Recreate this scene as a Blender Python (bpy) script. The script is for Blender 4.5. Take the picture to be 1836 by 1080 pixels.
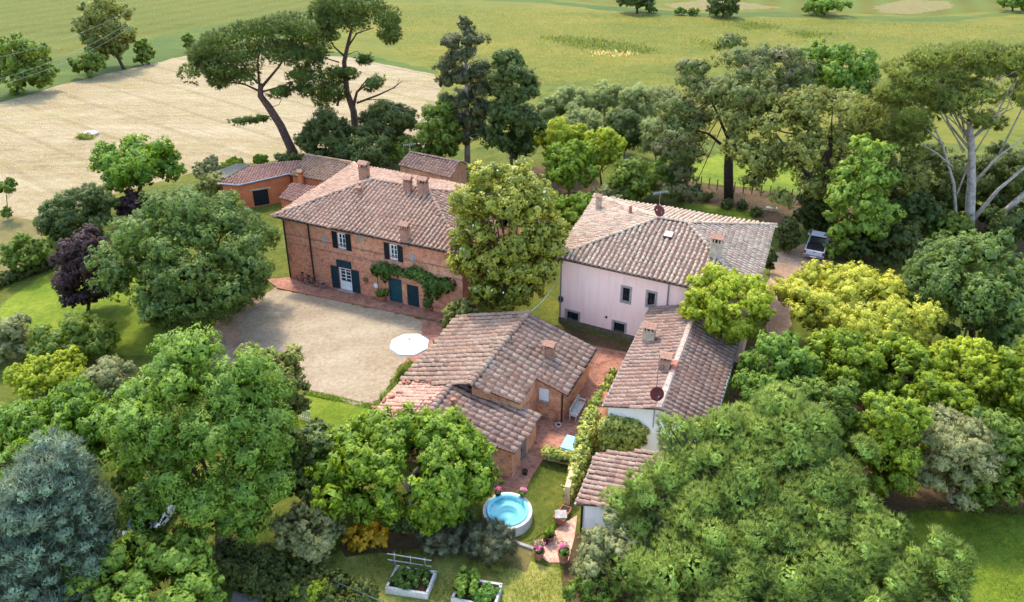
import bpy, math, random
import numpy as np
from mathutils import Vector, Matrix

for o in list(bpy.data.objects):
    bpy.data.objects.remove(o)
scene = bpy.context.scene
col = scene.collection
R = math.radians

# ------------------------------------------------------------------ camera
CAM_H, FOC, PX, PY0 = 32.0, 1350.0, 918.0, 400.0
TILT = math.atan(600.0 / 1350.0)
cT, sT = math.cos(TILT), math.sin(TILT)
cam_data = bpy.data.cameras.new("camera")
cam = bpy.data.objects.new("camera", cam_data)
col.objects.link(cam)
cam.location = (0, 0, CAM_H)
cam.rotation_euler = (R(90) - TILT, 0, 0)
cam_data.sensor_width = 36.0
cam_data.lens = FOC / 1836.0 * 36.0
cam_data.shift_y = -140.0 / 1836.0
cam_data.clip_end = 6000
scene.camera = cam

# ------------------------------------------------------------------ sky, sun, exposure
world = bpy.data.worlds.new("World")
scene.world = world
world.use_nodes = True
wn = world.node_tree
wn.nodes.clear()
sky = wn.nodes.new("ShaderNodeTexSky")
sky.sky_type = 'NISHITA'
sky.sun_disc = False
SUN_EL = R(59)
SUN_AZ = math.atan2(-0.40, 0.92)      # the sun stands behind the houses, a little to the left
sky.sun_elevation = SUN_EL
sky.sun_rotation = SUN_AZ
sky.air_density = 1.0
sky.dust_density = 1.2
sky.ozone_density = 0.0
bg = wn.nodes.new("ShaderNodeBackground")
bg.inputs[1].default_value = 0.15
wo = wn.nodes.new("ShaderNodeOutputWorld")
wn.links.new(sky.outputs[0], bg.inputs[0])
wn.links.new(bg.outputs[0], wo.inputs[0])
sun_data = bpy.data.lights.new("sun", 'SUN')
sun_data.energy = 0.95
sun_data.angle = R(6.0)
sun_data.color = (1.0, 0.92, 0.78)
sun = bpy.data.objects.new("sun", sun_data)
col.objects.link(sun)
sdir = Vector((math.sin(SUN_AZ) * math.cos(SUN_EL), math.cos(SUN_AZ) * math.cos(SUN_EL), math.sin(SUN_EL)))
sun.location = sdir * 100
sun.rotation_euler = (-sdir).to_track_quat('-Z', 'Y').to_euler()
scene.view_settings.view_transform = 'Standard'
scene.view_settings.look = 'None'
scene.view_settings.gamma = 1.0
scene.view_settings.use_curve_mapping = False
scene.view_settings.exposure = 2.3
scene.render.engine = 'CYCLES'
scene.cycles.max_bounces = 5
scene.cycles.diffuse_bounces = 4
scene.cycles.transmission_bounces = 3
scene.cycles.glossy_bounces = 2
scene.cycles.transparent_max_bounces = 5
scene.cycles.diffuse_bounces = 4
scene.cycles.transmission_bounces = 3
scene.cycles.glossy_bounces = 2

# ------------------------------------------------------------------ survey: photo point -> place on the ground
def ray(u, v):
    x = (u - PX) / FOC
    y = -(v - PY0) / FOC
    return np.array((x, cT + y * sT, -sT + y * cT))
def P(u, v, z=0.0):
    d = ray(u, v); t = (z - CAM_H) / d[2]
    return np.array((d[0] * t, d[1] * t, z))
def PYp(u, v, Y):
    d = ray(u, v); t = Y / d[1]
    return np.array((d[0] * t, Y, CAM_H + d[2] * t))
def Pplane(u, v, p0, n):
    d = ray(u, v); o = np.array((0, 0, CAM_H))
    t = np.dot(p0 - o, n) / np.dot(d, n)
    return o + d * t
def px_per_m(p):
    f = p[1] * cT - (p[2] - CAM_H) * sT
    return FOC / f

# ------------------------------------------------------------------ helpers
def tag(o, label=None, cat=None, group=None, kind=None):
    if label: o['label'] = label
    if cat: o['category'] = cat
    if group: o['group'] = group
    if kind: o['kind'] = kind
    return o
def empty(name, loc, label, cat, group=None):
    o = bpy.data.objects.new(name, None)
    o.empty_display_size = 0.3
    col.objects.link(o)
    o.location = tuple(float(a) for a in loc)
    tag(o, label, cat, group)
    return o
def origin(o):
    v = np.zeros(3)
    while o is not None:
        v += np.array(o.location); o = o.parent
    return v
def link_mesh(name, me, mat=None, parent=None):
    o = bpy.data.objects.new(name, me)
    col.objects.link(o)
    if mat is not None and len(me.materials) == 0: me.materials.append(mat)
    if parent is not None: o.parent = parent
    return o
def build(name, V, Fc, mat, parent=None, loc=None, smooth=False, uv=None, tint=None):
    """One mesh object; V in world coordinates. loc: origin for a top-level object."""
    V = np.asarray(V, dtype=float).reshape(-1, 3)
    base = origin(parent) if parent is not None else (np.array(loc, dtype=float) if loc is not None else np.zeros(3))
    me = bpy.data.meshes.new(name)
    me.from_pydata((V - base).tolist(), [], [tuple(int(i) for i in f) for f in Fc])
    if uv is not None:
        l = me.uv_layers.new(name="UVMap")
        l.data.foreach_set("uv", np.asarray(uv, dtype=np.float32).ravel())
    if tint is not None:
        a = me.attributes.new("tint", 'FLOAT', 'FACE')
        a.data.foreach_set("value", np.asarray(tint, dtype=np.float32))
    if smooth:
        me.polygons.foreach_set("use_smooth", [True] * len(me.polygons))
    me.update()
    o = link_mesh(name, me, mat, parent)
    if parent is None and loc is not None: o.location = tuple(float(a) for a in loc)
    return o
def build_np(name, V, nper, mat, parent, tint=None, ln=None):
    """Fast path: V (n, nper, 3) separate faces of nper corners."""
    n = V.shape[0]
    base = origin(parent)
    V = (V - base).astype(np.float32)
    me = bpy.data.meshes.new(name)
    me.vertices.add(n * nper); me.loops.add(n * nper); me.polygons.add(n)
    me.vertices.foreach_set("co", V.ravel())
    me.loops.foreach_set("vertex_index", np.arange(n * nper, dtype=np.int32))
    me.polygons.foreach_set("loop_start", np.arange(0, n * nper, nper, dtype=np.int32))
    me.polygons.foreach_set("loop_total", np.full(n, nper, dtype=np.int32))
    if tint is not None:
        a = me.attributes.new("tint", 'FLOAT', 'FACE')
        a.data.foreach_set("value", tint.astype(np.float32))
    if ln is not None:
        a = me.attributes.new("leaf_normal", 'FLOAT_VECTOR', 'FACE')
        a.data.foreach_set("vector", ln.astype(np.float32).ravel())
    me.update(calc_edges=True)
    return link_mesh(name, me, mat, parent)

class MB:
    """Collects simple solids for one mesh."""
    def __init__(s): s.V = []; s.F = []; s.uv = []
    def add(s, verts, faces):
        b = len(s.V); s.V += [tuple(float(c) for c in v) for v in verts]; s.F += [tuple(b + i for i in f) for f in faces]; return s
    def frame_box(s, O, ax, ay, az, x0, x1, y0, y1, z0, z1):
        O, ax, ay, az = map(np.asarray, (O, ax, ay, az))
        vs = [O + ax * x + ay * y + az * z for z in (z0, z1) for y in (y0, y1) for x in (x0, x1)]
        return s.add(vs, [(0, 2, 3, 1), (4, 5, 7, 6), (0, 1, 5, 4), (2, 6, 7, 3), (0, 4, 6, 2), (1, 3, 7, 5)])
    def box(s, x0, x1, y0, y1, z0, z1):
        return s.frame_box((0, 0, 0), (1, 0, 0), (0, 1, 0), (0, 0, 1), x0, x1, y0, y1, z0, z1)
    def tube(s, pts, rad, n=7, cap=True):
        pts = [np.asarray(p, dtype=float) for p in pts]
        if np.isscalar(rad): rad = [rad] * len(pts)
        b = len(s.V); prev = None
        for i, p in enumerate(pts):
            d = pts[min(i + 1, len(pts) - 1)] - pts[max(i - 1, 0)]
            d = d / (np.linalg.norm(d) + 1e-9)
            if prev is None:
                a = np.cross(d, (0, 0, 1.0)) if abs(d[2]) < .95 else np.cross(d, (0, 1.0, 0))
            else:
                a = prev - d * np.dot(prev, d)
            a = a / (np.linalg.norm(a) + 1e-9); prev = a
            c = np.cross(d, a)
            for k in range(n):
                t = 2 * math.pi * k / n
                s.V.append(tuple(p + (a * math.cos(t) + c * math.sin(t)) * rad[i]))
        for i in range(len(pts) - 1):
            for k in range(n):
                k2 = (k + 1) % n
                s.F.append((b + i * n + k, b + i * n + k2, b + (i + 1) * n + k2, b + (i + 1) * n + k))
        if cap:
            s.F.append(tuple(b + k for k in reversed(range(n))))
            s.F.append(tuple(b + (len(pts) - 1) * n + k for k in range(n)))
        return s
    def lathe(s, c, prof, n=24, a0=0.0, close=False):
        b = len(s.V); c = np.asarray(c)
        for (r, z) in prof:
            for k in range(n):
                t = 2 * math.pi * k / n + a0
                s.V.append((c[0] + r * math.cos(t), c[1] + r * math.sin(t), c[2] + z))
        m = len(prof)
        for i in range(m - 1 + (1 if close else 0)):
            i2 = (i + 1) % m
            for k in range(n):
                k2 = (k + 1) % n
                s.F.append((b + i * n + k, b + i * n + k2, b + i2 * n + k2, b + i2 * n + k))
        return s
    def disc(s, c, r, n=24, z=0):
        b = len(s.V)
        for k in range(n):
            t = 2 * math.pi * k / n
            s.V.append((c[0] + r * math.cos(t), c[1] + r * math.sin(t), c[2] + z))
        s.F.append(tuple(b + k for k in range(n))); return s
    def build(s, name, mat, parent=None, loc=None, smooth=False):
        return build(name, s.V, s.F, mat, parent, loc, smooth)

# ------------------------------------------------------------------ materials
def lin(c):
    return tuple(((x / 255.0) / 12.92 if x / 255.0 <= .04045 else ((x / 255.0 + .055) / 1.055) ** 2.4) for x in c) + (1.0,)
def new_mat(name, rough=.9):
    m = bpy.data.materials.new(name); m.use_nodes = True
    nt = m.node_tree
    b = nt.nodes["Principled BSDF"]
    b.inputs["Roughness"].default_value = rough
    b.inputs["Specular IOR Level"].default_value = 0.25
    return m, nt, b
def N(nt, t, **kw):
    n = nt.nodes.new(t)
    for k, v in kw.items(): setattr(n, k, v)
    return n
def noise(nt, vec, scale, detail=4, rough=.6):
    n = N(nt, "ShaderNodeTexNoise")
    n.inputs["Scale"].default_value = scale; n.inputs["Detail"].default_value = detail; n.inputs["Roughness"].default_value = rough
    if vec is not None: nt.links.new(vec, n.inputs["Vector"])
    return n.outputs["Fac"]
def ramp(nt, fac, stops):
    r = N(nt, "ShaderNodeValToRGB")
    e = r.color_ramp.elements
    while len(e) < len(stops): e.new(.5)
    for i, (p, c) in enumerate(stops): e[i].position = p; e[i].color = c if len(c) == 4 else lin(c)
    nt.links.new(fac, r.inputs[0]); return r.outputs[0]
def mix(nt, fac, a, b, mode='MIX'):
    m = N(nt, "ShaderNodeMix", data_type='RGBA', blend_type=mode)
    if isinstance(fac, (int, float)): m.inputs[0].default_value = fac
    else: nt.links.new(fac, m.inputs[0])
    for s, x in ((6, a), (7, b)):
        if isinstance(x, tuple): m.inputs[s].default_value = x if len(x) == 4 else lin(x)
        else: nt.links.new(x, m.inputs[s])
    return m.outputs[2]
def mth(nt, op, a, b=None):
    m = N(nt, "ShaderNodeMath", operation=op)
    for i, x in enumerate((a, b)):
        if x is None: continue
        if isinstance(x, (int, float)): m.inputs[i].default_value = x
        else: nt.links.new(x, m.inputs[i])
    return m.outputs[0]
def wpos(nt):
    return N(nt, "ShaderNodeNewGeometry").outputs["Position"]
def mapped(nt, vec, rot=0, scale=(1, 1, 1)):
    m = N(nt, "ShaderNodeMapping")
    m.inputs["Rotation"].default_value = (0, 0, rot); m.inputs["Scale"].default_value = scale
    nt.links.new(vec, m.inputs[0]); return m.outputs[0]
def bump(nt, b, height, strength=.4, dist=.05):
    n = N(nt, "ShaderNodeBump")
    n.inputs["Strength"].default_value = strength; n.inputs["Distance"].default_value = dist
    nt.links.new(height, n.inputs["Height"]); nt.links.new(n.outputs[0], b.inputs["Normal"])
def simple(name, c1, c2=None, scale=3.0, rough=.85, bmp=0.0, bscale=None, metal=0.0, detail=5):
    m, nt, b = new_mat(name, rough)
    c2 = c2 or tuple(max(0, x * .8) for x in c1)
    p = wpos(nt)
    f = noise(nt, p, scale, detail, .65)
    c = ramp(nt, f, [(.3, c2), (.7, c1)])
    nt.links.new(c, b.inputs["Base Color"])
    b.inputs["Metallic"].default_value = metal
    if bmp: bump(nt, b, noise(nt, p, bscale or scale * 6, 3), bmp)
    return m
def plaster_mat(name, c, rough=.9):
    """rain-streaked lime plaster"""
    m, nt, b = new_mat(name, rough); p = wpos(nt)
    st = ramp(nt, noise(nt, mapped(nt, p, 0, (2.2, 2.2, .22)), 1.0, 6, .7), [(.45, (0, 0, 0, 1)), (.75, (.5, .5, .5, 1))])
    bl = ramp(nt, noise(nt, p, .55, 5, .7), [(.4, (0, 0, 0, 1)), (.7, (.45, .45, .45, 1))])
    col_ = mix(nt, st, lin(c), tuple(x * f for x, f in zip(c, (.84, .82, .80))))
    col_ = mix(nt, bl, col_, tuple(min(250, x * f) for x, f in zip(c, (1.0, .94, .90))))
    nt.links.new(col_, b.inputs["Base Color"]); bump(nt, b, noise(nt, p, 22, 3), .1, .02)
    return m
def ground_mat(name, stops, s1, s2, s3, mid=.5, bmp=.5, stretch=None, extra=None):
    """three octaves of noise: patches, clumps, grain"""
    m, nt, b = new_mat(name, .95)
    b.inputs["Specular IOR Level"].default_value = .1
    p = wpos(nt)
    q = mapped(nt, p, *stretch) if stretch else p
    f1 = noise(nt, q, s1, 5, .6); f2 = noise(nt, q, s2, 4, .7); f3 = noise(nt, p, s3, 2, .7)
    f = mth(nt, 'ADD', mth(nt, 'MULTIPLY', f1, .38), mth(nt, 'ADD', mth(nt, 'MULTIPLY', f2, .37), mth(nt, 'MULTIPLY', f3, .25)))
    c = ramp(nt, f, stops)
    if extra: c = extra(nt, p, c)
    nt.links.new(c, b.inputs["Base Color"])
    bump(nt, b, mth(nt, 'ADD', f3, f2), bmp, .08)
    return m
def leaf_mat(name, dark, light, warm=None, trans=.35, rough=.55, k=1.12):
    def adj(c):
        g = sum(c) / 3; return tuple(min(250, max(4, (g + (x - g) * 1.06) * k * w)) for x, w in zip(c, (1.09, 1.0, .84)))
    dark, light = adj(dark), adj(light)
    m = bpy.data.materials.new(name); m.use_nodes = True
    nt = m.node_tree; nt.nodes.clear()
    out = N(nt, "ShaderNodeOutputMaterial")
    a = N(nt, "ShaderNodeAttribute"); a.attribute_name = "tint"
    p = wpos(nt)
    f = mth(nt, 'ADD', mth(nt, 'MULTIPLY', a.outputs["Fac"], .75), mth(nt, 'MULTIPLY', noise(nt, p, .6, 3), .25))
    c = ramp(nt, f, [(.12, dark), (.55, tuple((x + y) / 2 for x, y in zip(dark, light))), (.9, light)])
    if warm:
        c = mix(nt, ramp(nt, noise(nt, p, .35, 3), [(.5, (0, 0, 0, 1)), (.68, (1, 1, 1, 1))]), c, warm)
    pb = N(nt, "ShaderNodeBsdfPrincipled")
    pb.inputs["Roughness"].default_value = rough; pb.inputs["Specular IOR Level"].default_value = .3
    nt.links.new(c, pb.inputs["Base Color"])
    tr = N(nt, "ShaderNodeBsdfTranslucent")
    hs = N(nt, "ShaderNodeHueSaturation"); hs.inputs["Value"].default_value = 1.35; hs.inputs["Saturation"].default_value = 1.1; hs.inputs["Hue"].default_value = .49
    nt.links.new(c, hs.inputs["Color"]); nt.links.new(hs.outputs[0], tr.inputs[0])
    ms = N(nt, "ShaderNodeMixShader"); ms.inputs[0].default_value = trans
    nt.links.new(pb.outputs[0], ms.inputs[1]); nt.links.new(tr.outputs[0], ms.inputs[2])
    nt.links.new(ms.outputs[0], out.inputs[0])
    an = N(nt, "ShaderNodeAttribute"); an.attribute_name = "leaf_normal"
    nt.links.new(an.outputs["Vector"], pb.inputs["Normal"])
    return m
def tile_mat(name, stops0, per_object=False, lichen=(168, 150, 132), lamt=.5):
    mean = np.mean([c for _, c in stops0], axis=0); gm = mean.mean()
    stops = [(q, tuple(float(v) for v in ((np.array(c) * .55 + mean * .45) * .82 + gm * .18) * .95)) for q, c in stops0]
    m, nt, b = new_mat(name, .9)
    if per_object: t = N(nt, "ShaderNodeObjectInfo").outputs["Random"]
    else:
        a = N(nt, "ShaderNodeAttribute"); a.attribute_name = "tint"; t = a.outputs["Fac"]
    p = wpos(nt)
    c = ramp(nt, t, stops)
    l = ramp(nt, noise(nt, p, 1.1, 6, .75), [(.42, (0, 0, 0, 1)), (.68, (lamt, lamt, lamt, 1))])
    c = mix(nt, l, c, lichen)
    dk = ramp(nt, noise(nt, p, 9, 3, .7), [(.35, (1, 1, 1, 1)), (.5, (0, 0, 0, 1))])
    c = mix(nt, mth(nt, 'MULTIPLY', dk, .45), c, (70, 58, 52))
    nt.links.new(c, b.inputs["Base Color"])
    bump(nt, b, noise(nt, p, 25, 3), .3, .02)
    return m
def brick_mat(name, c1, c2, mortar, bw=.28, rh=.075, patch=(196, 166, 134), patch_amt=.5, uvmode=True, rot=0.0, msize=.012):
    m, nt, b = new_mat(name, .92)
    p = wpos(nt)
    if uvmode: vec = N(nt, "ShaderNodeUVMap").outputs[0]
    elif rot == 'vertical':
        sp = N(nt, "ShaderNodeSeparateXYZ"); nt.links.new(p, sp.inputs[0]); cb_ = N(nt, "ShaderNodeCombineXYZ")
        nt.links.new(mth(nt, 'ADD', sp.outputs[0], sp.outputs[1]), cb_.inputs[0]); nt.links.new(sp.outputs[2], cb_.inputs[1]); vec = cb_.outputs[0]
    else: vec = mapped(nt, p, rot)
    br = N(nt, "ShaderNodeTexBrick")
    nt.links.new(vec, br.inputs["Vector"])
    br.inputs["Scale"].default_value = 1.0
    br.inputs["Brick Width"].default_value = bw; br.inputs["Row Height"].default_value = rh
    br.inputs["Mortar Size"].default_value = msize; br.inputs["Mortar Smooth"].default_value = .3
    br.inputs["Bias"].default_value = 0.0
    br.inputs["Color1"].default_value = lin(c1); br.inputs["Color2"].default_value = lin(c2); br.inputs["Mortar"].default_value = lin(mortar)
    f1 = noise(nt, p, .7, 6, .7)
    c = mix(nt, ramp(nt, f1, [(.48, (0, 0, 0, 1)), (.66, (patch_amt,) * 3 + (1,))]), br.outputs["Color"], patch)
    f2 = noise(nt, p, 2.6, 5, .75)
    c = mix(nt, ramp(nt, f2, [(.36, (.55, .55, .55, 1)), (.5, (0, 0, 0, 1))]), c, tuple(x * .55 for x in c2))
    f3 = noise(nt, p, 14, 2, .6)
    c = mix(nt, ramp(nt, f3, [(.55, (0, 0, 0, 1)), (.7, (.5, .5, .5, 1))]), c, tuple(min(255, x * 1.25) for x in c1))
    nt.links.new(c, b.inputs["Base Color"])
    bump(nt, b, mth(nt, 'ADD', br.outputs["Fac"], mth(nt, 'MULTIPLY', f3, -.6)), -.5, .03)
    return m

# ------------------------------------------------------------------ material library
TILE_A = [(0, (113, 81, 62)), (.25, (176, 126, 96)), (.5, (210, 164, 129)), (.75, (200, 133, 97)), (1, (236, 195, 153))]
TILE_B = [(0, (120, 95, 76)), (.25, (187, 150, 120)), (.5, (222, 189, 153)), (.8, (201, 156, 125)), (1, (232, 218, 181))]
TILE_C = [(0, (84, 60, 46)), (.25, (139, 104, 80)), (.55, (167, 132, 104)), (.8, (153, 99, 73)), (1, (188, 160, 127))]
TILE_D0 = [(0, (99, 64, 48)), (.25, (159, 106, 80)), (.5, (190, 146, 116)), (.8, (174, 101, 72)), (1, (212, 185, 154))]
TILE_D = [(0, (91, 64, 52)), (.25, (146, 108, 88)), (.5, (171, 136, 113)), (.8, (158, 103, 79)), (1, (189, 161, 138))]
TILE_E = [(0, (124, 72, 56)), (.3, (166, 104, 82)), (.6, (184, 120, 96)), (1, (200, 148, 122))]
TILE_F = [(0, (92, 68, 55)), (.3, (145, 105, 83)), (.6, (171, 127, 101)), (1, (195, 156, 125))]
TM = {}
for k, st in (('A', TILE_A), ('B', TILE_B), ('C', TILE_C), ('D', TILE_D), ('E', TILE_E), ('F', TILE_F)):
    la = .35 if k in 'EF' else .55
    TM[k] = (tile_mat("tile_joined_" + k, st, False, lamt=la), tile_mat("tile_single_" + k, st, True, lamt=la))
M = {}
M['pan'] = simple("roof_pan", (120, 88, 74), (62, 46, 40), 6, bmp=.5, bscale=30)
M['mortar'] = simple("ridge_mortar", (188, 164, 146), (140, 118, 102), 5, bmp=.4)
M['brick'] = brick_mat("brick_wall", (216, 130, 94), (160, 88, 64), (196, 158, 130), patch=(212, 168, 128), patch_amt=.5)
M['brick_c'] = brick_mat("brick_wall_barn", (202, 120, 80), (155, 88, 60), (210, 174, 138), patch=(231, 185, 138), patch_amt=.5)
M['brick_pave'] = brick_mat("brick_paving", (168, 112, 88), (132, 84, 66), (126, 96, 80), bw=.42, rh=.2, patch=(186, 138, 112), patch_amt=.5, uvmode=False, rot=R(23), msize=.03)
M['brick_path'] = brick_mat("pale_brick_paving", (206, 160, 136), (184, 134, 110), (160, 128, 108), bw=.5, rh=.3, patch=(216, 180, 156), patch_amt=.4, uvmode=False, rot=R(66), msize=.025)
M['orange'] = simple("orange_plaster", (196, 118, 74), (166, 92, 58), 1.2, bmp=.25)
M['pink'] = plaster_mat("pink_plaster", (246, 206, 190))
M['white_wall'] = plaster_mat("white_plaster", (242, 238, 228))
M['stone'] = simple("grey_stone", (168, 158, 150), (130, 120, 114), 4, bmp=.4)
M['stone_wall'] = simple("old_stone_base", (120, 106, 84), (76, 66, 52), 2.5, bmp=.8, bscale=8)
M['white_paint'] = simple("white_paint", (232, 232, 228), (206, 206, 202), 6, rough=.5)
M['weathered'] = simple("weathered_wood", (206, 200, 190), (160, 152, 142), 8, rough=.85, bmp=.3)
M['shutter'] = simple("dark_teal_paint", (26, 58, 66), (18, 42, 50), 4, rough=.55)
M['shutter_dark'] = simple("dark_green_paint", (24, 34, 38), (16, 24, 28), 4, rough=.55)
M['teal'] = simple("teal_paint", (30, 78, 84), (22, 60, 68), 5, rough=.5)
M['iron'] = simple("dark_iron", (52, 42, 38), (34, 28, 26), 8, rough=.6)
M['grey_metal'] = simple("grey_metal", (150, 152, 156), (116, 118, 122), 10, rough=.45, metal=.6)
M['copper'] = simple("brown_gutter", (96, 74, 62), (66, 52, 44), 6, rough=.6)
M['terracotta'] = simple("terracotta", (172, 112, 86), (130, 82, 62), 7, rough=.85, bmp=.2)
M['darkbrick'] = brick_mat("chimney_brick", (160, 106, 84), (122, 78, 62), (170, 140, 118), bw=.22, rh=.07, patch=(190, 150, 124), patch_amt=.5, uvmode=False, rot='vertical')
M['chim_beige'] = simple("beige_render", (196, 176, 152), (150, 128, 106), 3, bmp=.4)
M['soil'] = ground_mat("dark_soil", [(.35, (52, 40, 32)), (.65, (92, 72, 54))], 1.5, 8, 40, bmp=.8)
M['red_dish'] = simple("rust_red_paint", (110, 44, 40), (78, 32, 30), 8, rough=.5)
M['white_flat'] = simple("white_canvas", (232, 232, 228), (220, 220, 216), 2, rough=.8)
M['cap_tile'] = simple("chimney_cap_tile", (168, 128, 106), (122, 88, 70), 9, rough=.9, bmp=.4)
M['black'] = simple("black_plastic", (26, 26, 28), (18, 18, 20), 12, rough=.55)
M['car_white'] = simple("car_white_paint", (196, 198, 202), (182, 184, 188), 1, rough=.25)
M['rubber'] = simple("rubber", (28, 28, 28), (20, 20, 20), 9, rough=.9)
M['bark'] = simple("bark_brown", (112, 92, 76), (62, 48, 40), 5, bmp=.9, bscale=12)
M['bark_pine'] = simple("bark_pine", (104, 78, 66), (54, 40, 36), 4, bmp=1.0, bscale=9)
M['bark_grey'] = simple("bark_grey", (176, 164, 156), (112, 100, 94), 3, bmp=.8, bscale=10)
M['bark_dark'] = simple("bark_dark", (74, 60, 50), (40, 32, 28), 4, bmp=.9, bscale=10)
def glass_mat():
    m, nt, b = new_mat("window_glass", .08)
    b.inputs["Base Color"].default_value = lin((34, 40, 44)); b.inputs["Specular IOR Level"].default_value = .7
    return m
M['glass'] = glass_mat()
def water_mat():
    m = bpy.data.materials.new("clear_water"); m.use_nodes = True
    nt = m.node_tree; nt.nodes.clear()
    out = N(nt, "ShaderNodeOutputMaterial")
    t = N(nt, "ShaderNodeBsdfTransparent"); t.inputs[0].default_value = (.90, .985, .985, 1)
    g = N(nt, "ShaderNodeBsdfGlossy"); g.inputs["Roughness"].default_value = .04
    fr = N(nt, "ShaderNodeFresnel"); fr.inputs[0].default_value = 1.33
    bp = N(nt, "ShaderNodeBump"); bp.inputs["Strength"].default_value = .03; bp.inputs["Distance"].default_value = .05
    nt.links.new(noise(nt, wpos(nt), 5, 2), bp.inputs["Height"])
    nt.links.new(bp.outputs[0], g.inputs["Normal"]); nt.links.new(bp.outputs[0], fr.inputs["Normal"])
    ms = N(nt, "ShaderNodeMixShader")
    nt.links.new(fr.outputs[0], ms.inputs[0]); nt.links.new(t.outputs[0], ms.inputs[1]); nt.links.new(g.outputs[0], ms.inputs[2])
    nt.links.new(ms.outputs[0], out.inputs[0])
    return m
M['water'] = water_mat()
M['tub'] = simple("turquoise_shell", (122, 198, 208), (110, 190, 200), 1.5, rough=.35)
M['blue_top'] = simple("light_blue_cover", (142, 190, 232), (128, 176, 222), 3, rough=.6)

# ------------------------------------------------------------------ ground and fields
SHEETS = [0]
def sheet(name, pix, z, mat, jit=0.0, step=None, seed=1, kind='structure', label=None, cat=None):
    SHEETS[0] += 1; z = z + SHEETS[0] * .0007
    rnd = random.Random(seed)
    W = [P(u, v)[:2] for u, v in pix]
    out = []
    for i in range(len(W)):
        a, b = W[i], W[(i + 1) % len(W)]
        d = np.linalg.norm(b - a)
        n = max(1, int(d / step)) if step else 1
        nn = np.array((-(b - a)[1], (b - a)[0])) / (d + 1e-9)
        for k in range(n):
            q = a + (b - a) * k / n
            if step: q = q + nn * rnd.uniform(-jit, jit)
            out.append((q[0], q[1], z))
    o = build(name, out, [tuple(range(len(out)))], mat)
    tag(o, label, cat, kind=kind)
    return o
def stripes(rot, sc, amt, colour):
    def f(nt, p, c):
        w = N(nt, "ShaderNodeTexWave", wave_type='BANDS', bands_direction='X')
        w.inputs["Scale"].default_value = sc; w.inputs["Distortion"].default_value = 1.6; w.inputs["Detail"].default_value = 3; w.inputs["Detail Scale"].default_value = .4
        nt.links.new(mapped(nt, p, rot), w.inputs["Vector"])
        return mix(nt, mth(nt, 'MULTIPLY', w.outputs["Fac"], amt), c, colour)
    return f
far_dir = P(345, 93)[:2] - P(0, 178)[:2]
A_FAR = math.atan2(far_dir[1], far_dir[0])
M['meadow'] = ground_mat("far_meadow", [(.36, (64, 73, 23)), (.45, (88, 92, 29)), (.53, (105, 99, 34)), (.66, (132, 111, 46))], .06, .5, 1.6, bmp=.8, stretch=(R(8), (.45, 1, 1)), extra=stripes(R(100), .25, .22, (84, 98, 40)))
M['crop'] = ground_mat("green_crop", [(.36, (67, 66, 18)), (.5, (87, 82, 20)), (.64, (105, 89, 24))], .04, .3, 2.5, bmp=.5, stretch=(-A_FAR, (.15, 1, 1)),
                       extra=lambda nt, p, c: stripes(-A_FAR + R(90), .3, .25, (74, 92, 36))(nt, p, stripes(-A_FAR + R(90), .035, .45, (86, 104, 40))(nt, p, c)))
M['crop_dark'] = ground_mat("dark_green_crop", [(.34, (57, 72, 28)), (.5, (72, 86, 33)), (.66, (91, 98, 38))], .05, .4, 3, bmp=.5, stretch=(-A_FAR, (.15, 1, 1)))
def stubble_extra(nt, p, c):
    c = stripes(R(38) + R(90), .3, .22, (120, 100, 66))(nt, p, c)
    tl = N(nt, "ShaderNodeTexWave", wave_type='BANDS', bands_direction='X'); tl.inputs["Scale"].default_value = .045; tl.inputs["Distortion"].default_value = .8
    nt.links.new(mapped(nt, p, R(128)), tl.inputs["Vector"])
    c = mix(nt, ramp(nt, tl.outputs["Fac"], [(.93, (0, 0, 0, 1)), (.99, (.5, .5, .5, 1))]), c, (112, 96, 64))
    g = ramp(nt, noise(nt, mapped(nt, p, R(20), (.35, 1, 1)), .2, 8, .8), [(.52, (0, 0, 0, 1)), (.66, (.7, .7, .7, 1))])
    c = mix(nt, g, c, (132, 122, 78))
    w = ramp(nt, noise(nt, mapped(nt, p, R(30), (.5, 1, 1)), .3, 8, .85), [(.5, (0, 0, 0, 1)), (.68, (.6, .6, .6, 1))])
    return mix(nt, w, c, (164, 150, 122))
M['stubble'] = ground_mat("cut_wheat_stubble", [(.36, (102, 85, 54)), (.45, (131, 114, 82)), (.54, (144, 128, 99)), (.66, (159, 146, 117))], .09, .8, 2.6, bmp=.6, stretch=(R(38), (.3, 1, 1)), extra=stubble_extra)
M['lawn'] = ground_mat("lawn_grass", [(.36, (59, 70, 25)), (.47, (81, 91, 33)), (.56, (104, 105, 43)), (.68, (140, 118, 59))], .35, 2.5, 22, bmp=.9)
M['lawn_green'] = ground_mat("green_lawn_grass", [(.36, (71, 93, 26)), (.5, (103, 118, 34)), (.64, (138, 140, 46))], .3, 2.2, 20, bmp=.8)
M['mown'] = ground_mat("dry_mown_lawn", [(.36, (102, 112, 49)), (.47, (134, 139, 64)), (.56, (165, 158, 82)), (.68, (200, 177, 107))], .5, 3, 22, bmp=.9)
M['dry_grass'] = ground_mat("dry_grass", [(.34, (92, 86, 46)), (.5, (116, 105, 62)), (.66, (132, 119, 79))], .5, 3, 24, bmp=.9)
M['gravel'] = ground_mat("pale_gravel", [(.34, (113, 95, 72)), (.45, (146, 127, 103)), (.55, (161, 146, 120)), (.68, (180, 166, 141))], .22, 2.6, 11, bmp=.8, extra=stripes(R(70), .11, .25, (128, 110, 84)))
M['gravel_brown'] = ground_mat("brown_gravel", [(.33, (104, 82, 62)), (.5, (150, 122, 98)), (.66, (184, 158, 132))], .4, 3, 14, bmp=.7)
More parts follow.
